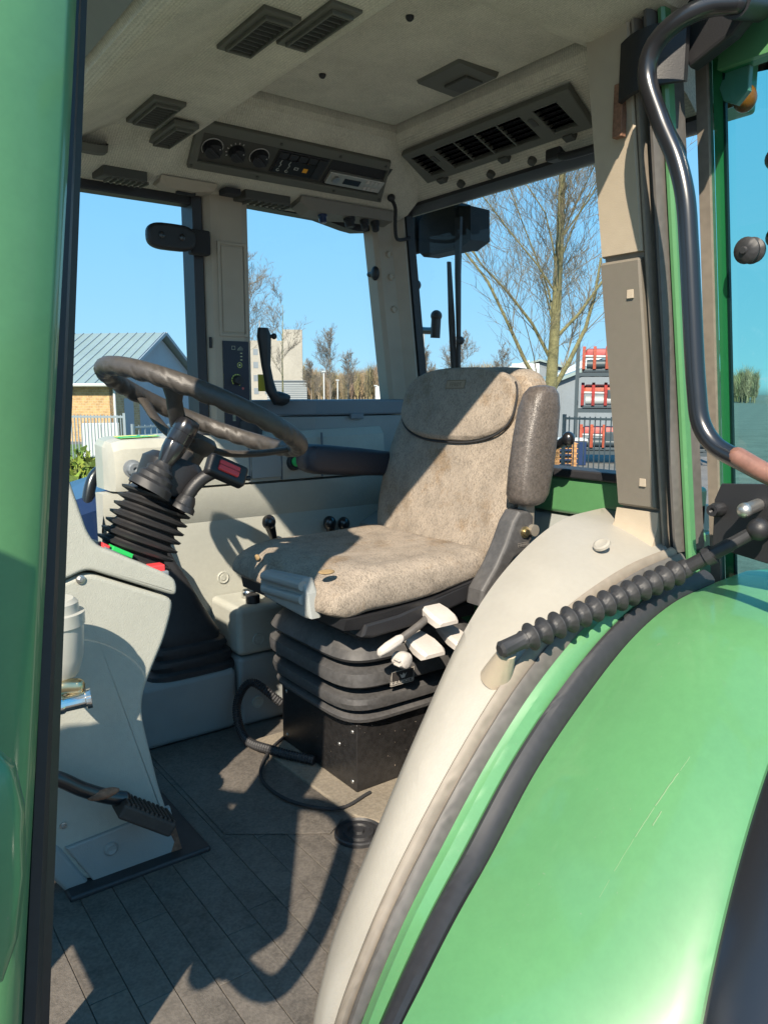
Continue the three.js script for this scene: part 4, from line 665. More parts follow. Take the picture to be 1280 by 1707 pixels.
{ // bottle and tap seen beside the front pillar
  const r = part('washer_bottle', 'milky plastic bottle with screw lid');
  const c = V(.288, 0, -1.30);
  kid(r, 'bottle', [rev(V(c.x, .435, c.z), V(c.x, .545, c.z), [[0, 0], [0, .012], [.05, .022], [.25, .036], [.5, .044], [.9, .047], [1, .047], [1, 0]], 30)], M.jar);
  kid(r, 'lid', [rev(V(c.x, .545, c.z), V(c.x, .588, c.z), [[0, .050], [.48, .050], [.5, .042], [.86, .041], [1, .034], [1, 0]], 30)], M.jar);
  kid(r, 'bottle_bracket', box(.23, .30, .47, .54, -1.398, -1.33, .004), M.grey);
  const t = part('drain_tap', 'chromed tap fitting with brass elbow');
  kid(t, 'tap_body', [rev(V(.27, .418, -1.27), V(.330, .424, -1.255), [[0, .016], [.3, .016], [.35, .0135], [.85, .0135], [.87, .017], [1, .017], [1, .010], [.9, 0]], 22)], M.chrome);
  kid(t, 'tap_elbow', [tube([[.262, .40, -1.275], [.265, .43, -1.275], [.285, .446, -1.272], [.312, .444, -1.268]], .013, 20, 12), rod(V(.258, .37, -1.275), V(.262, .41, -1.275), .015)], M.brass);
  kid(t, 'tap_pipe', tube([[.258, .38, -1.275], [.24, .36, -1.32], [.22, .35, -1.40]], .010, 16, 10), M.steel);
}
{ // pedal with ribbed pad
  const p = part('clutch_pedal', 'black pedal arm with ribbed worn pad');
  kid(p, 'pedal_arm', tube([[.18, .30, -1.34], [.279, .262, -1.345], [.33, .222, -1.345], [.375, .193, -1.345], [.40, .182, -1.345]], .0135, 30, 12), M.blackGloss);
  const u = V(.80, -.58, .10).normalize(), v = V(.25, .45, .0).normalize(); v.sub(u.clone().multiplyScalar(u.dot(v))).normalize();
  const o = V(.432, .143, -1.335);
  const pl = [place(box(-.056, .056, -.014, .014, -.032, .032, .006), o, u, v)];
  for (let i = 0; i < 11; i++) pl.push(place(box(-.053 + i * .0098, -.0475 + i * .0098, .012, .018, -.030, .030, .001, 1), o, u, v));
  kid(p, 'pedal_pad', pl, std({ map: tintMap([.035, .027, .023], 128, [[8, .5, 93], [40, .4, 94]], 8), roughness: .7 }));
  kid(p, 'rust_patch', [ball(V(.362, .207, -1.336), .016, 1.8, .55, .6, 14)], M.rust);
}
// --- steering column
{
  const s = part('steering_column', 'black ribbed steering column gaiter with switches');
  const ax = V(.50, .866, 0).normalize();
  // ribbed rectangular gaiter, ribs in planes tilted like the wheel
  const U = V(.91, -.414, 0), Wz = V(0, 0, 1), rings = [];
  const base = V(.487, .592, -1.505), top = V(.552, .722, -1.505), nR = 8;
  for (let i = 0; i <= nR * 4; i++) {
    const t = i / (nR * 4), ph = (i % 4) / 4, out = ph === 0 ? .76 : ph === .25 ? .97 : ph === .5 ? 1 : .80, k = lerp(1.0, .92, t) * out, c = base.clone().lerp(top, t), ring = [];
    for (let q = 0; q < 28; q++) { const a = q / 28 * Math.PI * 2, co = Math.cos(a), si = Math.sin(a), e = .62; ring.push(c.clone().addScaledVector(U, .073 * k * Math.sign(co) * Math.pow(Math.abs(co), e)).addScaledVector(Wz, .076 * k * Math.sign(si) * Math.pow(Math.abs(si), e))); }
    rings.push(ring);
  }
  kid(s, 'ribbed_gaiter', loft(rings, { crease: .35 }), M.rubber);
  kid(s, 'column_tube', [rev(V(.545, .705, -1.515), V(.640, .815, -1.54), [[0, .036], [.5, .034], [.6, .030], [1, .030], [1, 0]], 24)], M.black);
  kid(s, 'column_shroud', [loft([[0, .05, .05], [.02, .058, .055], [.06, .06, .055], [.075, .045, .045]].map(([h, a, b]) => { const c = V(.553, .722, -1.49).addScaledVector(V(.414, .91, 0), h), o = []; for (let k = 0; k < 20; k++) { const q = k / 20 * Math.PI * 2, co = Math.cos(q), si = Math.sin(q); o.push(c.clone().addScaledVector(U, a * Math.sign(co) * Math.pow(Math.abs(co), .6)).addScaledVector(Wz, b * Math.sign(si) * Math.pow(Math.abs(si), .6))); } return o; }), { crease: .6 })], M.black);
  const j = part('shuttle_joystick', 'black joystick grip with horn symbol cap');
  const jb = V(.520, .757, -1.44), jt = V(.594, .868, -1.435);
  kid(j, 'joystick_base', [rev(V(.506, .735, -1.44), V(.540, .786, -1.438), [[0, .042], [.25, .042], [.35, .034], [.5, .035], [.62, .026], [.75, .027], [.88, .018], [1, .016], [1, 0]], 26)], M.rubber);
  kid(j, 'grip', [rev(V(.533, .776, -1.438), jt, [[0, .013], [.12, .015], [.35, .0215], [.5, .0225], [.52, .0212], [.54, .0228], [.72, .0235], [.73, .0222], [.76, .0236], [.95, .0225], [1, .019], [1, 0]], 26)], M.blackGloss);
  const hn = canvasMat(64, 64, (g) => { g.fillStyle = '#121214'; g.fillRect(0, 0, 64, 64); g.fillStyle = '#d8d8d8'; g.fillRect(14, 28, 10, 10); g.beginPath(); g.moveTo(24, 30); g.lineTo(50, 20); g.lineTo(50, 46); g.lineTo(24, 36); g.fill(); });
  const jn = jt.clone().sub(jb).normalize(), jx = V(.75, -.5, .4); jx.addScaledVector(jn, -jx.dot(jn)).normalize();
  const jy = V().crossVectors(jn, jx); kid(j, 'horn_symbol', [place(plate(.018, .018, .0012), jt.clone().addScaledVector(jn, .0012), jx, jy)], hn);
  const l = part('column_lever', 'black stalk with red rocker switch');
  kid(l, 'stalk', [tube([[.572, .70, -1.43], [.582, .727, -1.425], [.605, .752, -1.42], [.635, .768, -1.415]], .013, 24, 12), rev(V(.566, .695, -1.43), V(.582, .722, -1.426), [[0, .026], [.3, .024], [.4, .02], [.7, .018], [1, .013]], 18)], M.black);
  const lo = V(.652, .768, -1.405), lu = V(.86, -.42, .12).normalize(), ln = V(.12, .35, .93).normalize(); const lv = V().crossVectors(ln, lu).normalize();
  kid(l, 'switch_head', [place(box(-.042, .042, -.022, .022, -.016, .012, .008, 3), lo, lu, lv)], M.black);
  kid(l, 'red_rocker', [place(box(-.022, .022, -.011, .011, .008, .0175, .003), lo, lu, lv)], M.red);
  kid(l, 'rocker_split', [place(box(-.0225, .0225, -.0008, .0008, .009, .0182, 0), lo, lu, lv)], std({ color: lin(.25, .02, .02), roughness: .6 }));
  kid(l, 'stalk_pin', rod(V(.682, .752, -1.40), V(.70, .75, -1.40), .005), M.black);
}
{ // steering wheel: fat rim with finger grips, three spokes
  const w = part('steering_wheel', 'black three-spoke steering wheel with finger grips');
  const C = V(.668, .884, -1.54), U = V(.909, -.416, 0), W = V(0, 0, 1), Nn = V(.416, .909, 0), R = .212;
  const rings = [], n = 180, m = 14;
  for (let i = 0; i < n; i++) {
    const a = i / n * Math.PI * 2, rad = U.clone().multiplyScalar(Math.cos(a)).addScaledVector(W, Math.sin(a)), ring = [], wav = Math.pow(.5 + .5 * Math.cos(a * 30), 1.5);
    for (let k = 0; k < m; k++) { const b = k / m * Math.PI * 2, under = Math.max(0, -Math.cos(b) * .55 - Math.sin(b) * .8), r = .0195 - .0032 * wav * Math.min(1, under * 1.2); ring.push(C.clone().addScaledVector(rad, R + r * Math.cos(b)).addScaledVector(Nn, r * Math.sin(b))); }
    rings.push(ring);
  }
  kid(w, 'rim', loft(rings, { loop: true, crease: .9 }), M.wheelRim);
  const hub = C.clone().addScaledVector(Nn, -.075);
  kid(w, 'hub', [rev(hub.clone().addScaledVector(Nn, -.02), hub.clone().addScaledVector(Nn, .022), [[0, .034], [.3, .05], [.7, .054], [.95, .045], [1, .03], [1, 0]], 28), rev(hub.clone().addScaledVector(Nn, -.05), hub.clone().addScaledVector(Nn, -.018), [[0, .03], [1, .036]], 20)], M.wheelRim);
  for (const deg of [132, 252, 12]) {
    const a = deg * Math.PI / 180, rad = U.clone().multiplyScalar(Math.cos(a)).addScaledVector(W, Math.sin(a)), tan = V().crossVectors(Nn, rad), sec = [];
    for (let k = 0; k <= 10; k++) { const t = k / 10, r = lerp(.03, R - .004, t), h = lerp(-.075, -.002, Math.pow(t, 1.6)), c = C.clone().addScaledVector(rad, r).addScaledVector(Nn, h), wd = lerp(.028, .017, Math.sin(t * Math.PI * .5)) + (t > .85 ? (t - .85) * .09 : 0), th = .0085, o = []; for (let q = 0; q < 12; q++) { const b = q / 12 * Math.PI * 2; o.push(c.clone().addScaledVector(tan, wd * Math.cos(b)).addScaledVector(Nn, th * Math.sin(b))); } sec.push(o); }
    kid(w, 'spoke', loft(sec, { crease: .9 }), M.wheelRim);
  }
}

// --- driver seat
{
  const s = part('driver_seat', 'worn beige cloth driver seat on black bellows suspension');
  kid(s, 'base_box', [box(.934, 1.28, .0075, .172, -1.715, -1.367, .003, 1)], M.chipped);
  for (const [y, z] of [[.150, -1.385], [.028, -1.385], [.150, -1.69], [.10, -1.44], [.03, -1.69]]) kid(s, 'box_rivet', [ball(V(.934, y, z), .005, .5, 1, 1, 10)], M.steel);
  kid(s, 'box_side_bracket', [prism([[1.10, .02], [1.24, .02], [1.24, .20], [1.15, .20]], 'z', -1.362, -1.335, .006)], M.chipped);
  // bellows: rounded rectangles, three deep folds
  const sec = (y, ex, ez, cx = 1.095, cz = -1.541) => { const o = []; for (let k = 0; k < 40; k++) { const a = k / 40 * Math.PI * 2, c = Math.cos(a), q = Math.sin(a), e = .36; o.push([cx + (.175 + ex) * Math.sign(c) * Math.pow(Math.abs(c), e), y, cz + (.185 + ez) * Math.sign(q) * Math.pow(Math.abs(q), e)]); } return o; };
  kid(s, 'suspension_bellows', loft([[.170, -.005], [.176, .006], [.182, .016], [.190, .018], [.197, .006], [.200, -.004], [.206, .006], [.214, .022], [.228, .026], [.240, .024], [.246, .004], [.250, -.016], [.256, -.014], [.264, .018], [.272, .030], [.290, .032], [.302, .030], [.309, .010], [.313, -.012], [.319, -.010], [.326, .022], [.334, .028], [.352, .018], [.372, .0], [.385, -.02]].map(([y, e]) => sec(y, e, e)), { crease: .5 }), M.bellows);
  // embossed maker's plate on the side of the bellows
  const plateMat = canvasMat(256, 160, (g, W, H) => { g.fillStyle = '#33302f'; g.fillRect(0, 0, W, H); g.strokeStyle = '#bdb6ac'; g.lineWidth = 5; g.strokeRect(5, 5, W - 10, H - 10); g.fillStyle = '#c9c2b8'; g.font = 'bold 46px serif'; g.textAlign = 'center'; g.fillText('GRAMMER', W / 2, 144); g.beginPath(); g.moveTo(92, 40); g.lineTo(116, 92); g.lineTo(150, 92); g.lineTo(172, 34); g.lineTo(150, 60); g.lineTo(134, 34); g.lineTo(120, 60); g.fill(); }, { roughness: .6 });
  { const g = plate(.066, .036, .003); kid(s, 'maker_plate', [place(g, V(1.032, .280, -1.3242), V(1, 0, 0), V(0, .995, .08).normalize())], plateMat); }
  kid(s, 'scissor_frame', [box(.93, 1.28, .376, .408, -1.735, -1.35, .006), box(.91, .96, .392, .425, -1.76, -1.33, .006)], M.blackMatte);
  kid(s, 'seat_rail', [prism([[.90, .405], [.93, .398], [1.05, .405], [1.20, .435], [1.29, .462], [1.29, .495], [1.18, .475], [1.0, .438], [.91, .432]], 'z', -1.345, -1.295, .006)], M.black);
  kid(s, 'seat_rail', [prism([[.90, .405], [1.05, .405], [1.29, .462], [1.29, .495], [.91, .432]], 'z', -1.78, -1.74, .006)], M.black);
  kid(s, 'seat_pan', loft([[.86, .425, .45], [.95, .415, .45], [1.1, .42, .46], [1.28, .45, .49]].map(([x, a, b]) => [[x, a, -1.775], [x, b, -1.785], [x, b, -1.295], [x, a, -1.305]]), { crease: .4 }), M.black);
  // cushion: sections along x, each a closed outline across z
  const cush = [];
  const cs = [[.822, .474, .008, .195, 0], [.826, .470, .03, .222, 0], [.845, .458, .068, .235, .002], [.88, .448, .096, .243, .006], [.93, .443, .112, .247, .012], [1.0, .444, .112, .249, .018], [1.08, .450, .106, .250, .020], [1.16, .460, .098, .248, .018], [1.24, .472, .088, .243, .012], [1.275, .482, .070, .235, .006], [1.29, .492, .04, .225, 0]];
  for (const [x, yb, h, hw, dip] of cs) {
    const o = [], N = 36;
    for (let k = 0; k < N; k++) { const a = k / N * Math.PI * 2, c = Math.cos(a), q = Math.sin(a), e = .5; const z = hw * Math.sign(c) * Math.pow(Math.abs(c), .42); let y = q >= 0 ? yb + h * (.42 + .58 * Math.pow(q, e)) : yb + h * (.42 - .42 * Math.pow(-q, e)); if (q > 0) { const f = z / hw; y -= dip * Math.exp(-f * f * 3.5) * 1.1; y -= .010 * Math.exp(-Math.pow((Math.abs(f) - .62) / .10, 2)) * Math.min(1, dip * 60); } o.push([x, y - (x < .9 ? (z > 0 ? .012 * z / hw : 0) : 0), -1.541 + z]); }
    cush.push(o);
  }
  { // smooth along x
    const fine = []; for (let i = 0; i < cush.length - 1; i++) for (let t = 0; t < 4; t++) { const p0 = cush[Math.max(0, i - 1)], p1 = cush[i], p2 = cush[i + 1], p3 = cush[Math.min(cush.length - 1, i + 2)], u = t / 4; fine.push(p1.map((_, k) => [0, 1, 2].map(d => { const a = p0[k][d], b = p1[k][d], c = p2[k][d], e = p3[k][d]; return .5 * (2 * b + (c - a) * u + (2 * a - 5 * b + 4 * c - e) * u * u + (3 * b - a - 3 * c + e) * u * u * u); }))); } fine.push(cush[cush.length - 1]);
    kid(s, 'seat_cushion', loft(fine, { crease: 1.2 }), M.cloth);
  }
  kid(s, 'torn_foam', [ball(V(.848, .5455, -1.350), .017, 1.1, .28, .9, 14)], M.foam);
  kid(s, 'torn_foam', ball(V(.834, .528, -1.64), .011, .5, .7, 1, 12), M.foam);
  // grey front handle
  kid(s, 'front_handle', [prism([[-1.575, .488], [-1.56, .515], [-1.385, .530], [-1.365, .50], [-1.352, .448], [-1.375, .445], [-1.545, .452], [-1.578, .47]], 'x', .806, .836, .006)], M.greyCool);
  for (const y of [.505, .475]) kid(s, 'handle_bar', [rod(V(.808, y - .002, -1.556), V(.806, y + .010, -1.378), .011, 16)], M.greyCool);
  // backrest
  const back = [], rows = [[.505, .175, .030], [.515, .205, .05], [.55, .228, .062], [.62, .244, .066], [.70, .250, .066], [.77, .2485, .062], [.83, .240, .058], [.88, .228, .054], [.925, .219, .050], [.955, .202, .045], [.975, .172, .036], [.985, .125, .022], [.988, .04, .006]];
  const bx = y => 1.262 + (y - .5) * .30;
  for (const [y, hw, th] of rows) { const o = [], N = 40; for (let k = 0; k < N; k++) { const a = k / N * Math.PI * 2, c = Math.cos(a), q = Math.sin(a), f = Math.sign(c) * Math.pow(Math.abs(c), .5), z = hw * 1.10 * f; let x = bx(y) + .065 + (q < 0 ? -1 : 1) * th * Math.pow(Math.abs(q), .5); if (q < 0) { x += .016 * Math.exp(-f * f * 3) * (y > .52 && y < .80 ? 1 : 0) * Math.sin(Math.min(1, Math.max(0, (y - .52) / .28)) * Math.PI); x += .009 * Math.exp(-Math.pow((Math.abs(f) - .66) / .09, 2)) * (y > .53 && y < .83 ? 1 : 0); } o.push([x, y, -1.553 + z]); } back.push(o); }
  { const fine = []; for (let i = 0; i < back.length - 1; i++) for (let t = 0; t < 3; t++) { const u = t / 3; const p0 = back[Math.max(0, i - 1)], p1 = back[i], p2 = back[i + 1], p3 = back[Math.min(back.length - 1, i + 2)]; fine.push(p1.map((_, k) => [0, 1, 2].map(d => { const a = p0[k][d], b = p1[k][d], c = p2[k][d], e = p3[k][d]; return .5 * (2 * b + (c - a) * u + (2 * a - 5 * b + 4 * c - e) * u * u + (3 * b - a - 3 * c + e) * u * u * u); }))); } fine.push(back[back.length - 1]); kid(s, 'backrest', loft(fine, { crease: 1.2 }), M.cloth); }
  // upper back pad with rounded lower edge
  {
    const u = V(0, 0, 1), v = V(.287, .958, 0), o = V(bx(.86) + .002, .86, -1.549);
    const out = []; const add = (a, b) => out.push([a, b]);
    const top = []; for (let k = 0; k <= 40; k++) { const t = k / 40 * Math.PI * 2 - Math.PI / 2; const c = Math.cos(t), q = Math.sin(t); const w = .205; top.push([w * Math.sign(c) * Math.pow(Math.abs(c), q < 0 ? .75 : .7) * (q > 0 ? 1.06 : 1.06), q < 0 ? -.088 * Math.pow(-q, .9) + .02 : .02 + .112 * Math.pow(q, .6)]); } top.pop();
    const pad = prism(top, 'z', -.035, .014, .013);
    // local z must look forwards (-x): u x v = (0,0,1)x(.287,.958,0) = (-.958,.287,0)
    pad.userData.crease = .9; kid(s, 'upper_pad', [place(pad, o, u, v)], M.cloth);
    const seam = top.filter(p => p[1] < .09).sort((a, b) => Math.atan2(a[0], -a[1] + .1) - Math.atan2(b[0], -b[1] + .1)).map(([a, b]) => o.clone().addScaledVector(u, a * 1.01).addScaledVector(v, b * 1.02 - .002).addScaledVector(V(-.958, .287, 0), .0));
    kid(s, 'pad_seam', tube(seam, .003, 60, 6), M.blackMatte);
    const mk = canvasMat(256, 80, (g, W, H) => { g.fillStyle = '#8a7a67'; g.fillRect(0, 0, W, H); g.strokeStyle = '#65584a'; g.lineWidth = 6; g.strokeRect(5, 5, W - 10, H - 10); g.fillStyle = '#65584a'; g.font = 'bold 50px sans-serif'; g.textAlign = 'center'; g.fillText('FENDT', W / 2, 60); }, { roughness: 1 });
    kid(s, 'stitched_patch', [place(plate(.075, .024, .0012), o.clone().addScaledVector(u, .0).addScaledVector(v, .082).addScaledVector(V(-.958, .287, 0), .0142), u.clone().multiplyScalar(1), v)], mk);
  }
  kid(s, 'round_label', [rev(V(bx(.83) + .026, .832, -1.330), V(bx(.83) + .0225, .833, -1.330), [[0, .011], [1, .011], [1, 0]], 20)], M.white);
  // armrests
  kid(s, 'armrest', [loft([[1.07, .024, .028], [1.076, .034, .034], [1.10, .041, .038], [1.16, .042, .039], [1.26, .040, .038], [1.36, .036, .036], [1.40, .02, .02]].map(([x, h, w]) => { const o = []; for (let k = 0; k < 18; k++) { const a = k / 18 * Math.PI * 2, c = Math.cos(a), q = Math.sin(a); o.push([x, .742 - (x - 1.08) * .10 + h * Math.sign(q) * Math.pow(Math.abs(q), .6), -1.828 + w * Math.sign(c) * Math.pow(Math.abs(c), .6)]); } return o; }), { crease: 1 })], M.armBlue);
  kid(s, 'raised_armrest', [loft([[.660, .022, .026, 0], [.666, .040, .032, 0], [.685, .052, .036, 0], [.74, .056, .037, 0], [.82, .055, .037, 0], [.885, .050, .036, 0], [.918, .040, .033, 0], [.934, .025, .026, 0], [.938, .008, .01, 0]].map(([y, h, w]) => { const o = []; for (let k = 0; k < 24; k++) { const a = k / 24 * Math.PI * 2, c = Math.cos(a), q = Math.sin(a); o.push([1.338 + (y - .66) * .155 + h * Math.sign(c) * Math.pow(Math.abs(c), .62), y, -1.245 + w * Math.sign(q) * Math.pow(Math.abs(q), .62)]); } return o; }), { crease: 1.1 })], M.armVinyl);
  kid(s, 'armrest_pivot', [box(1.325, 1.36, .60, .70, -1.262, -1.235, .006), rod(V(1.345, .60, -1.27), V(1.345, .60, -1.22), .014)], M.coverGrey);
  // recliner cover with bolt and maker's name
  kid(s, 'recliner_cover', [prism([[1.285, .625], [1.305, .648], [1.335, .650], [1.355, .632], [1.352, .575], [1.325, .548], [1.29, .535], [1.26, .50], [1.235, .445], [1.185, .440], [1.19, .475], [1.235, .53], [1.262, .575]], 'z', -1.285, -1.232, .010)], M.bellows);
  kid(s, 'recliner_bolt', [rev(V(1.322, .597, -1.233), V(1.322, .597, -1.222), [[0, .014], [.4, .014], [.45, .009], [1, .008], [1, 0]], 14)], M.brass);
  const rm = canvasMat(256, 64, (g, W, H) => { g.fillStyle = '#2c2a2a'; g.fillRect(0, 0, W, H); g.strokeStyle = '#8d8882'; g.lineWidth = 4; g.strokeRect(4, 4, W - 8, H - 8); g.fillStyle = '#8d8882'; g.font = 'bold 40px serif'; g.textAlign = 'center'; g.fillText('GRAMMER', W / 2, 46); }, { roughness: .6 });
  kid(s, 'recliner_plate', [place(plate(.036, .010, .0016), V(1.318, .568, -1.2312), V(1, 0, 0), V(0, 1, 0))], rm);
  // white adjusting levers
  const paddle = (x0, x1, y, t) => { const c = (x0 + x1) / 2, w = (x1 - x0) / 2; return loft([[-1.32, .7, .008], [-1.30, .85, .010], [-1.27, 1, .012], [-1.245, .97, .011], [-1.235, .8, .004]].map(([z, k, h], i) => { const dy = -(z + 1.32) * .32; return [[c - w * k, y + dy - h, z], [c - w * k * 1.02, y + dy + h * .3, z], [c - w * k * .8, y + dy + h, z], [c + w * k * .8, y + dy + h, z], [c + w * k * 1.02, y + dy + h * .3, z], [c + w * k, y + dy - h, z]]; }), { crease: .5 }); };
  kid(s, 'adjust_paddle', paddle(1.062, 1.125, .443), M.white);
  kid(s, 'adjust_paddle', paddle(1.02, 1.088, .378), M.white);
  kid(s, 'adjust_paddle', paddle(1.12, 1.17, .38), M.white);
  kid(s, 'adjust_lever', [loft([[.922, .003, .003], [.926, .009, .009], [.945, .012, .012], [.975, .012, .012], [.985, .009, .009]].map(([x, h, w]) => { const o = []; for (let k = 0; k < 12; k++) { const a = k / 12 * Math.PI * 2; o.push([x, .372 + (x - .92) * .34 + h * Math.sin(a), -1.268 + w * Math.cos(a)]); } return o; }), { crease: 1 })], M.white);
  kid(s, 'lever_rod', [tube([[.98, .392, -1.268], [1.02, .405, -1.272], [1.07, .420, -1.285], [1.10, .425, -1.31]], .009, 20, 10)], M.sealGrey);
  kid(s, 'finger_wheel', [rev(V(.985, .345, -1.285), V(.99, .347, -1.250), [[0, .016], [.6, .019], [.9, .017], [1, .012], [1, 0]], 14), box(.966, .985, .337, .342, -1.272, -1.252, .002), box(.966, .985, .348, .353, -1.272, -1.252, .002)], M.white);
}
// ---------------------------------------------------------------- buildings, fences, trees, machines round the yard
const E = {};
E.roof = std({ map: tintMap([.22, .275, .265], 256, [[5, .12, 111], [40, .1, 112]], .2), roughness: .5, metalness: .2 });
E.brick = std({ map: dataTex(256, (() => { const n = mix(256, [[16, .3, 113], [64, .3, 114]]); return (i, x, y) => { const row = Math.floor(y / 16), xx = (x + (row % 2) * 16) % 32, m = (y % 16) < 2 || xx < 2; const k = 1 + n[i] + (((row * 7 + Math.floor((x + (row % 2) * 16) / 32) * 13) % 5) - 2) * .06; return (m ? [.40, .33, .23] : [.40 * k, .25 * k, .115 * k]).map(v => toS(Math.max(0, Math.min(1, v)))); }; })(), .5, true), roughness: .9 });
E.render = std({ map: tintMap([.30, .32, .34], 256, [[6, .08, 115], [60, .06, 116]], .2), roughness: .9 });
E.paleRender = std({ map: tintMap([.33, .30, .255], 256, [[6, .15, 117], [60, .12, 118]], .1), roughness: .95 });
E.white = std({ color: lin(.50, .51, .50), roughness: .6 });
E.dark = std({ color: lin(.03, .035, .045), roughness: .2 });
E.steelGrey = std({ color: lin(.26, .30, .33), roughness: .45, metalness: .3 });
E.fenceDark = std({ color: lin(.035, .05, .06), roughness: .5 });
E.corr = std({ color: lin(.30, .315, .32), roughness: .5 });
E.hall = std({ map: tintMap([.17, .19, .21], 256, [[6, .1, 119], [60, .06, 120]], .2), roughness: .6 });
E.bark = std({ map: tintMap([.22, .20, .095], 256, [[6, .35, 121], [24, .4, 122], [80, .4, 123]], 2), roughness: 1, bumpMap: grain, bumpScale: .01 });
E.twig = std({ map: tintMap([.155, .13, .085], 128, [[6, .4, 124]], 1), roughness: 1 });
E.greyTwig = std({ color: lin(.16, .135, .105), roughness: 1 });
E.redPaint = std({ map: tintMap([.25, .028, .024], 128, [[6, .35, 125], [30, .3, 126]], 1), roughness: .5 });
E.orange = std({ map: tintMap([.30, .06, .03], 128, [[6, .35, 127], [30, .3, 128]], 1), roughness: .55 });
E.leaf = std({ map: tintMap([.12, .17, .02], 64, [[8, .4, 129]], 1), roughness: .8 });

{ // house with standing-seam roof; local x along the gable, local -z along the long side
  const h = thing('brick_house', 'yellow brick house with pale green standing seam roof', 'house', V(11.96, GROUND, -38.2), -Math.atan2(7.7, 7.8));
  const GW = 11, L = 26, EH = 2.85, RH = 5.5;
  // long side runs along local -z... built towards -x of the turned frame below
  kid(h, 'brick_wall', box(-L, 0, 0, EH, -.25, 0, 0), E.brick);
  kid(h, 'gable_wall', prism([[0, 0], [-GW, 0], [-GW, EH], [-GW / 2, RH - .08], [0, EH]].map(([a, b]) => [a, b]), 'x', -.25, 0, 0), E.render);
  kid(h, 'gable_brick', box(.001, .04, 0, EH - .1, -2.6, -.02, 0), E.brick);
  kid(h, 'back_wall', box(-L, 0, 0, EH, -GW, -GW + .25, 0), E.brick);
  const sl = Math.hypot(GW / 2, RH - EH), ang = Math.atan2(RH - EH, GW / 2);
  const rp = (name, geo, side, mat) => { const g = geo.clone(); g.rotateX(side > 0 ? ang : -ang); if (side > 0) g.translate(0, EH + .05, .45); else g.translate(0, EH + .05, -GW - .45); return kid(h, name, g, mat); };
  const roofU = new THREE.Vector3(0, Math.sin(ang), -Math.cos(ang));
  const slope = (x0, x1, a0, a1, t0, t1, side) => { const P = (x, a, t) => { const z = .4 - a * Math.cos(ang), y = EH - .12 + a * Math.sin(ang); const nz = Math.sin(ang) * t, ny = Math.cos(ang) * t; return side > 0 ? [x, y + ny, z + nz] : [x, y + ny, -GW - (z + nz)]; }; return loft([[P(x0, a0, t0), P(x0, a1, t0), P(x0, a1, t1), P(x0, a0, t1)], [P(x1, a0, t0), P(x1, a1, t0), P(x1, a1, t1), P(x1, a0, t1)]], { crease: .2 }); };
  const LA = (GW / 2 + .4) / Math.cos(ang);
  kid(h, 'roof_slope', slope(-L - .3, .35, 0, LA, 0, .08, 1), E.roof);
  kid(h, 'roof_slope', slope(-L - .3, .35, 0, LA, 0, .08, -1), E.roof);
  for (let k = 0; k < 42; k++) kid(h, 'roof_seam', slope(.3 - k * .52 - .03, .3 - k * .52, 0, LA - .02, .08, .13, 1), E.steelGrey);
  kid(h, 'verge', [slope(.35, .42, 0, LA, -.05, .12, 1)], E.steelGrey); kid(h, 'verge', [slope(.35, .42, 0, LA, -.05, .12, -1)], E.steelGrey);
  kid(h, 'gutter', rod(V(-L, EH - .1, .5), V(.35, EH - .1, .5), .08, 8), E.white);
  kid(h, 'downpipe', rod(V(.05, 0, .08), V(.05, EH - .1, .08), .06, 8), E.white);
  kid(h, 'skylight_frame', slope(-8.3, -6.6, 3.0, 4.0, .08, .20, 1), E.dark); kid(h, 'skylight_pane', slope(-8.15, -6.75, 3.12, 3.88, .20, .22, 1), std({ color: lin(.25, .33, .45), roughness: .1 }));
  for (const x of [-6.6, -12.5, -18]) { kid(h, 'window', box(x - 1.9, x + 1.3, .75, 2.0, -.02, .03, 0), E.dark); kid(h, 'window_bar', box(x - .35, x - .25, .75, 2.0, .02, .05, 0), E.white); }
  for (const x of [-4.0, -2.3]) kid(h, 'wall_lamp', [ball(V(x, 2.55, .12), .14, 1.2, .7, 1, 10)], E.dark);
  kid(h, 'door', box(-.02, .05, .0, 2.1, -1.9, -.9, 0), E.steelGrey);
  h.updateMatrixWorld();
}
{ const a = thing('annex_hall', 'low pale hall with green roof behind the brick house', 'hall', V(24.5, GROUND, -52), -Math.atan2(7.7, 7.8));
  kid(a, 'wall', box(-16, -2.2, 0, 3.2, -8, 0, 0), E.render); kid(a, 'roof_slope', prism([[.4, 3.1], [-4, 5.0], [-8.4, 3.1], [-8.4, 3.3], [-4, 5.2], [.4, 3.3]], 'x', -16.2, -2.0, 0), E.roof); kid(a, 'plinth', box(-16.01, -2.19, 0, 1.4, -8.05, .05, 0), E.paleRender); }
function fence(name, label, a, b, h, step, mat, group) {
  const d = b.clone().sub(a), L = d.length(), f = thing(name, label, 'fence', a, Math.atan2(-d.z, d.x), group), bar = mesh('bar', box(-.012, .012, .06, h, -.012, .012, 0), mat), post = mesh('post', box(-.04, .04, 0, h + .05, -.04, .04, 0), mat);
  for (let x = step; x < L; x += step) { const q = bar.clone(); q.position.x = x; f.add(q); }
  for (let x = 0; x <= L + .01; x += L / Math.max(1, Math.round(L / 2.6))) { const q = post.clone(); q.position.x = x; f.add(q); }
  for (const y of [.12, h - .06]) kid(f, 'rail', box(0, L, y - .03, y + .03, -.02, .02, 0), mat);
  return f;
}
fence('bar_fence', 'silver upright bar fence on grass before the brick house', pol(11.5, 25.5), pol(18.0, 23.8), 1.74, .105, E.steelGrey);
fence('mesh_gate', 'low thin wire fence beside the silver bar fence', pol(18.5, 27), pol(23.5, 30), 1.3, .3, E.steelGrey);
fence('yard_fence', 'dark upright bar fence in front of red implements', pol(49.6, 21.6), pol(56, 20.5), 1.75, .15, E.fenceDark);
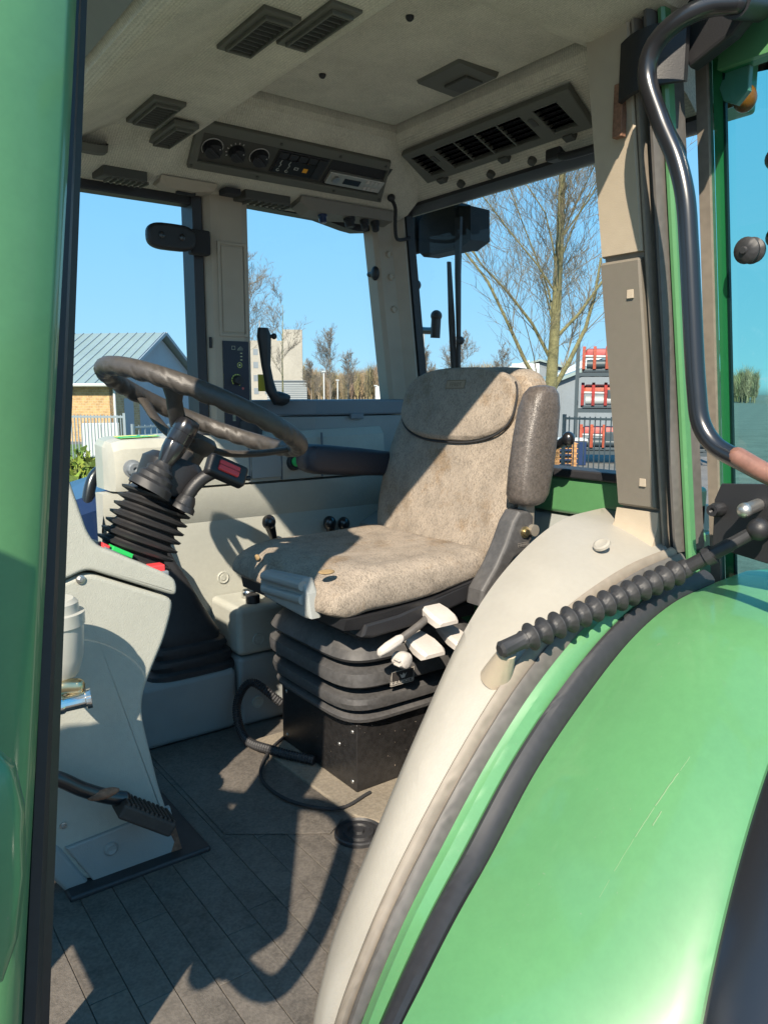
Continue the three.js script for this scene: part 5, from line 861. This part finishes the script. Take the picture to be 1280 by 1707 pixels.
{ const c = thing('utility_cabinet', 'pale grey utility cabinet behind the silver fence', 'cabinet', pol(16.4, 31), -.3); kid(c, 'cabinet_body', box(-.65, .65, .05, 1.25, -.25, .25, .02), E.white); kid(c, 'door_gap', box(-.01, .01, .1, 1.2, .249, .256, 0), E.dark); kid(c, 'plinth', box(-.7, .7, 0, .06, -.28, .28, 0), E.render); }
{ // leafy bank by the fence
  const g = new THREE.BufferGeometry(); g.setAttribute('position', new THREE.Float32BufferAttribute([-.05, 0, 0, .05, 0, .01, 0, .13, 0, -.03, .02, .04, .04, .03, -.03, .02, .12, .05], 3)); g.computeVertexNormals(); g.setAttribute('uv', new THREE.Float32BufferAttribute([0, 0, 1, 0, .5, 1, 0, 0, 1, 0, .5, 1], 2));
  const N = 9000, im = new THREE.InstancedMesh(g, E.leaf, N), m = new THREE.Matrix4(), q = new THREE.Quaternion(), col = new THREE.Color();
  for (let i = 0; i < N; i++) { const b = rr(10, 24), d = rr(10, 22), p = pol(b, d), hh = .55 + .25 * Math.sin(b * 1.3 + d) + .2 * Math.sin(d * 2.1 - b); p.y += rr(0, 1) ** .6 * Math.max(.1, hh); q.setFromEuler(new THREE.Euler(rr(-1.2, 1.2), rr(0, 6.3), rr(-1.2, 1.2))); m.compose(p, q, V(1, 1, 1).multiplyScalar(rr(.7, 1.8))); im.setMatrixAt(i, m); const t = rr(.5, 1.5); im.setColorAt(i, col.setRGB(t * rr(.8, 1.3), t, t * .8)); }
  im.name = 'ground_cover'; tag(im, 'leafy green ground cover below the silver fence', null, null, 'stuff'); im.castShadow = im.receiveShadow = true; scene.add(im);
}
{ const s = thing('concrete_tower', 'tall pale concrete tower block behind bare trees', 'tower', pol(28.6, 120), -.5);
  kid(s, 'tower_wall', box(-4.2, 2.2, 0, 10.0, -3, 3, 0), E.paleRender); kid(s, 'stair_tower', box(1.2, 4.0, 0, 11.6, -2.4, 3.3, 0), E.paleRender); for (let k = 0; k < 4; k++) for (const x of [-3.2, -1.6]) kid(s, 'window', box(x, x + .7, 2.2 + k * 1.9, 3.1 + k * 1.9, 2.99, 3.03, 0), E.hall);
  kid(s, 'roof_box', box(-1.2, .3, 10, 10.9, -1, 1, 0), E.paleRender); kid(s, 'mast', rod(V(-2.2, 10, 0), V(-2.2, 13.2, 0), .12, 6), E.corr); kid(s, 'side_wall', box(4.0, 4.05, .5, 11.5, -2.3, 3.2, 0), E.hall); }
{ const s = thing('corrugated_shed', 'grey corrugated shed at the foot of the concrete tower', 'shed', pol(29.4, 105), -.5); kid(s, 'wall', box(-2.6, 2.6, 0, 3.9, -2, 1.9, 0), E.corr); for (let k = 0; k < 16; k++) kid(s, 'cladding_rib', box(-2.6, 2.6, .12 + k * .24, .2 + k * .24, 1.9, 1.96, 0), E.hall); kid(s, 'roof', box(-2.7, 2.7, 3.9, 4.02, -2.1, 2.05, 0), E.hall); }
// bare trees
function bareTree(name, label, pos, o) {
  const t = thing(name, label, 'tree', pos, rr(0, 6), o.group);
  const thick = [], thin = [];
  const seg = (a, b, r0, r1, arr, n) => { const d = b.clone().sub(a), q = new THREE.Quaternion().setFromUnitVectors(V(0, 1, 0), d.clone().normalize()), L = d.length(); const g = new THREE.CylinderGeometry(r1, r0, L, n, 1, true).translate(0, L / 2, 0).applyQuaternion(q).translate(a.x, a.y, a.z); arr.push(g); };
  const grow = (p, dir, len, r, lvl) => {
    const steps = lvl === 0 ? 9 : lvl < 2 ? 4 : 3; let a = p.clone(), d = dir.clone(), rad = r;
    for (let i = 0; i < steps; i++) {
      d.add(V(rr(-1, 1), lvl === 0 ? 0 : rr(-.2, .6) * (o.up ?? .6), rr(-1, 1)).multiplyScalar(lvl === 0 ? .045 : o.bend ?? .16)).normalize(); if (lvl === 0) d.lerp(V(0, 1, 0), .35).normalize();
      const b = a.clone().addScaledVector(d, len / steps), r1 = rad * (lvl ? .80 : .85);
      seg(a, b, rad, r1, lvl < 2 ? thick : thin, lvl === 0 ? 12 : lvl === 1 ? 7 : lvl === 2 ? 5 : 3);
      if (lvl < o.levels && (i > 2 || lvl > 0)) { const kids = lvl === 0 ? o.kids0 ?? 2 : (o.kids ?? 2) + (o.fine && lvl > 2 ? 1 : 0); for (let k = 0; k < kids; k++) { const az = rr(0, 6.28), sp = rr(.5, .95); const side = V(Math.cos(az), 0, Math.sin(az)); side.addScaledVector(d, -side.dot(d)).normalize(); const nd = d.clone().multiplyScalar(Math.cos(sp)).addScaledVector(side, Math.sin(sp)).add(V(0, .32, 0)).normalize(); grow(a.clone().lerp(b, rr(.2, 1)), nd, len * rr(.5, .72) * (lvl === 0 ? .62 * (1.1 - i / 12) : .8), Math.max(o.minR, r1 * rr(.24, .36)), lvl + 1); } }
      a = b; rad = r1;
    }
  };
  grow(V(0, 0, 0), V(0, 1, 0), o.h, o.r, 0);
  if (o.low) for (const [y, az, l, r, el] of o.low) grow(V(0, y, 0), V(Math.cos(az) * Math.cos(el), Math.sin(el), Math.sin(az) * Math.cos(el)), l, r, 1);
  const big = mesh('trunk', thick, o.bark ?? E.bark); t.add(big);
  if (thin.length) { const m = mesh('branches', thin, o.twig ?? E.twig); t.add(m); }
  t.rotation.y = 0; return t;
}
bareTree('yard_tree', 'bare tree with mossy yellow trunk before the grey sheds', pol(48.45, 13.5), { h: 8.2, r: .155, levels: 4, fine: true, kids0: 3, kids: 2, minR: .0030, bend: .26, up: .7, low: [[2.25, 3.9, 3.0, .042, .95], [2.3, .75, 2.6, .05, 1.1], [2.95, 3.6, 2.6, .032, .9], [2.8, 5.4, 2.0, .03, .9], [3.2, .6, 2.6, .032, .95]] });
const G2 = 'bare trees in the distance';
bareTree('bare_tree', 'sparse bare tree in front of the concrete tower', pol(29.1, 62), { h: 9.2, r: .10, levels: 4, kids0: 1, kids: 2, minR: .009, twig: E.greyTwig });
bareTree('bare_tree', 'bare tree close behind the dial panel pillar', pol(26.0, 55), { h: 11, r: .15, levels: 4, kids0: 2, kids: 2, minR: .009, twig: E.greyTwig, bark: E.greyTwig });
for (const [b, d, h, lb] of [[32.6, 92, 8.5, 'tallest bare grey tree beside the white lamp posts'], [33.9, 100, 6.6, 'low bare grey tree between two white lamp posts'], [39.6, 80, 6.0, 'bare grey tree behind the tall street light'], [41.9, 75, 7.2, 'bare grey tree behind the rear wiper blade'], [45.0, 110, 7.5, 'bare round tree above the long shed roof'], [31.2, 100, 5.6, 'small brown bare tree right beside the corrugated shed']]) bareTree('bare_tree', lb, pol(b, d), { h, r: .13, levels: 4, kids0: 2, kids: 2, minR: .011, twig: E.greyTwig, bark: E.greyTwig, group: G2 });
{ // far wood
  const parts = []; for (let k = 0; k < 110; k++) { const az = rr(0, 6.28), y = rr(.15, .75), l = rr(.12, .34), a = V(rr(-.06, .06), y, rr(-.06, .06)), b = a.clone().add(V(Math.cos(az) * l * .55, l, Math.sin(az) * l * .55)); const w = .007, g = new THREE.BufferGeometry(); g.setAttribute('position', new THREE.Float32BufferAttribute([a.x - w, a.y, a.z, a.x + w, a.y, a.z + w, b.x, b.y, b.z], 3)); g.setAttribute('uv', new THREE.Float32BufferAttribute([0, 0, 1, 0, 1, 1], 2)); g.computeVertexNormals(); parts.push(g); }
  parts.push(new THREE.CylinderGeometry(.012, .02, .8, 5).translate(0, .4, 0).toNonIndexed());
  const g = mergeGeometries(parts), N = 2600, im = new THREE.InstancedMesh(g, std({ color: lin(.26, .20, .13), roughness: 1 }), N), m = new THREE.Matrix4(), q = new THREE.Quaternion(), c = new THREE.Color();
  for (let i = 0; i < N; i++) { const b = rr(22, 62), d = rr(200, 300), p = pol(b, d), h = rr(6.5, 10.5) * (1 + .12 * Math.sin(b * .9)); q.setFromAxisAngle(V(0, 1, 0), rr(0, 6.28)); m.compose(p, q, V(h * .9, h, h * .9)); im.setMatrixAt(i, m); const t = rr(.6, 1.3); im.setColorAt(i, c.setRGB(t, t * rr(.9, 1.1), t * rr(.8, 1.1))); }
  im.name = 'woodland'; tag(im, 'brown leafless wood along the horizon', null, null, 'stuff'); scene.add(im);
}
// poles and posts
for (const [b, d, h, label] of [[32.1, 70, 4.2, 'tallest white lamp post standing before the distant wood'], [33.1, 80, 3.6, 'white lamp post beside the low bare grey tree'], [35.9, 75, 3.0, 'short white lamp post beside the white board']]) { const p = thing('lamp_post', label, 'lamp post', pol(b, d), 0, 'white lamp posts'); kid(p, 'post', rod(V(0, 0, 0), V(0, h, 0), .06, 8), E.white); kid(p, 'lamp_head', box(-.15, .15, h, h + .12, -.1, .1, .02), E.white); }
{ const p = thing('street_light', 'tall slim pale street light near rear wiper', 'lamp post', pol(39.4, 60), 0); kid(p, 'post', rod(V(0, 0, 0), V(0, 7.2, 0), .07, 8), E.corr); kid(p, 'lamp_head', box(-.5, .1, 7.2, 7.32, -.12, .12, .03), E.corr); }
{ const p = thing('info_board', 'small white board on posts before the distant wood', 'sign', pol(36.3, 72), -.6); kid(p, 'board', box(-.45, .45, 1.2, 3.0, -.04, .04, .01), E.white); for (const x of [-.35, .35]) kid(p, 'post', rod(V(x, 0, -.07), V(x, 1.3, -.07), .04, 6), E.corr); }
// grey sheds on the right
function shed(label, pos, turn, w, l, eh, rh, strip) {
  const s = thing('metal_shed', label, 'shed', pos, turn);
  kid(s, 'wall', prism([[0, 0], [w, 0], [w, eh], [w / 2, rh], [0, eh]], 'z', -l, 0, 0), E.hall);
  const ang = Math.atan2(rh - eh, w / 2);
  kid(s, 'roof_slope', prism([[-.3, eh - .1], [w / 2, rh + .05], [w / 2, rh + .2], [-.3, eh + .08]], 'z', -l - .2, .3, 0), E.roof);
  kid(s, 'roof_slope', prism([[w + .3, eh - .1], [w + .3, eh + .08], [w / 2, rh + .2], [w / 2, rh + .05]], 'z', -l - .2, .3, 0), E.roof);
  for (let k = 0; k < Math.floor(w / .9); k++) kid(s, 'wall_rib', box(k * .9 + .4, k * .9 + .46, 0, eh, 0, .04, 0), E.hall);
  if (strip) for (const z of strip) kid(s, 'skylight_strip', prism([[.8, eh + .30], [w / 2 - .6, rh + .06], [w / 2 - .6, rh + .26], [.8, eh + .46]], 'z', z - 1.6, z, 0), E.white);
  return s;
}
shed('long grey metal shed behind the mossy tree', pol(41.8, 58), -.78, 12, 18, 2.9, 4.6, [-3]);
shed('dark grey gabled shed behind the red implements', pol(47.6, 42), -.72, 9, 14, 2.5, 4.3, [-2.2, -6]);
{ const w = thing('white_door_wall', 'white roller door panel beside mossy trunk', 'door', pol(46.0, 50), -.8); kid(w, 'panel', box(-.2, 1.5, 0, 4.2, -.1, 0, .02), E.white); for (let k = 0; k < 8; k++) kid(w, 'slat_gap', box(-.15, 1.45, .3 + k * .5, .33 + k * .5, 0, .006, 0), E.corr); }
// red implements on a rack
const rackPos = pol(53.1, 27.5), rackTurn = -.9;
{ const r = thing('storage_rack', 'dark steel rack carrying red implements', 'rack', rackPos, rackTurn); for (const x of [-1.3, 3.2]) for (const z of [-.6, .6]) kid(r, 'upright', box(x - .05, x + .05, 0, 4.1, z - .05, z + .05, 0), E.fenceDark); for (const y of [.38, 1.78, 2.98]) for (const z of [-.6, .6]) kid(r, 'beam', box(-1.3, 3.2, y - .06, y + .06, z - .04, z + .04, 0), E.fenceDark); }
[[.45, 'red mower implement on low stands behind the dark fence', E.redPaint], [1.86, 'orange red implement with grey roller on the middle rack tier', E.orange], [3.06, 'dark red implement on the top rack tier', E.redPaint]].forEach(([y, label, mat], i) => {
  const p = V(0, y, 0).applyAxisAngle(V(0, 1, 0), rackTurn).add(rackPos), m = thing('farm_implement', label, 'implement', p, rackTurn);
  kid(m, 'hood', loft([-1.15, -1.0, .9, 2.9, 3.0].map((x, k) => { const s = k === 0 || k === 4 ? .8 : 1; return [[x, .50, -.5 * s], [x, .70 * s, -.42], [x, .80 * s, -.1], [x, .76 * s, .16], [x, .56, .26 * s]]; }), { crease: .4 }), mat);
  kid(m, 'roller', rod(V(-1.0, .26, .36), V(2.8, .26, .36), .15, 14), i === 1 ? E.corr : E.fenceDark);
  for (const x of [-1.1, -.75, -.35, .1, .6, 1.2, 2.0, 2.9]) kid(m, 'bracket', prism([[.56, .1], [.60, .5], [.2, .86], [-.3, .84], [-.2, .2], [.2, .02]], 'x', x - .05, x + .05, .005), i === 1 ? E.redPaint : E.orange);
  kid(m, 'drive_shaft', rod(V(-1.05, .52, .42), V(.9, .46, .46), .045, 8), E.corr); kid(m, 'motor_block', box(-.3, .05, .3, .62, .2, .5, .03), E.fenceDark);
  kid(m, 'skid', box(-1.1, 2.9, .0, .1, -.3, .5, .02), E.fenceDark);
});
{ const p = thing('pallet_stack', 'stack of orange wooden pallets beside the dark fence post', 'pallets', pol(49.0, 24), -.7); const wood = std({ map: tintMap([.42, .22, .09], 128, [[8, .3, 131], [40, .3, 132]], 1), roughness: .9 }); for (let k = 0; k < 6; k++) { kid(p, 'deck', box(-.6, .6, .12 + k * .15, .145 + k * .15, -.5, .5, .003), wood); for (const x of [-.5, 0, .5]) kid(p, 'block', box(x - .07, x + .07, k * .15 + .01, .12 + k * .15, .36, .49, .003), wood); } }
{ const p = thing('blue_crate', 'blue crate above pallets behind the dark fence', 'crate', pol(50.0, 26.5), -.7); kid(p, 'crate_body', box(-.5, .5, 0, .8, -.4, .4, .03), M.blue); kid(p, 'crate_lid', box(-.53, .53, .8, .88, -.43, .43, .02), E.white); }

renderer.render(scene, camera);
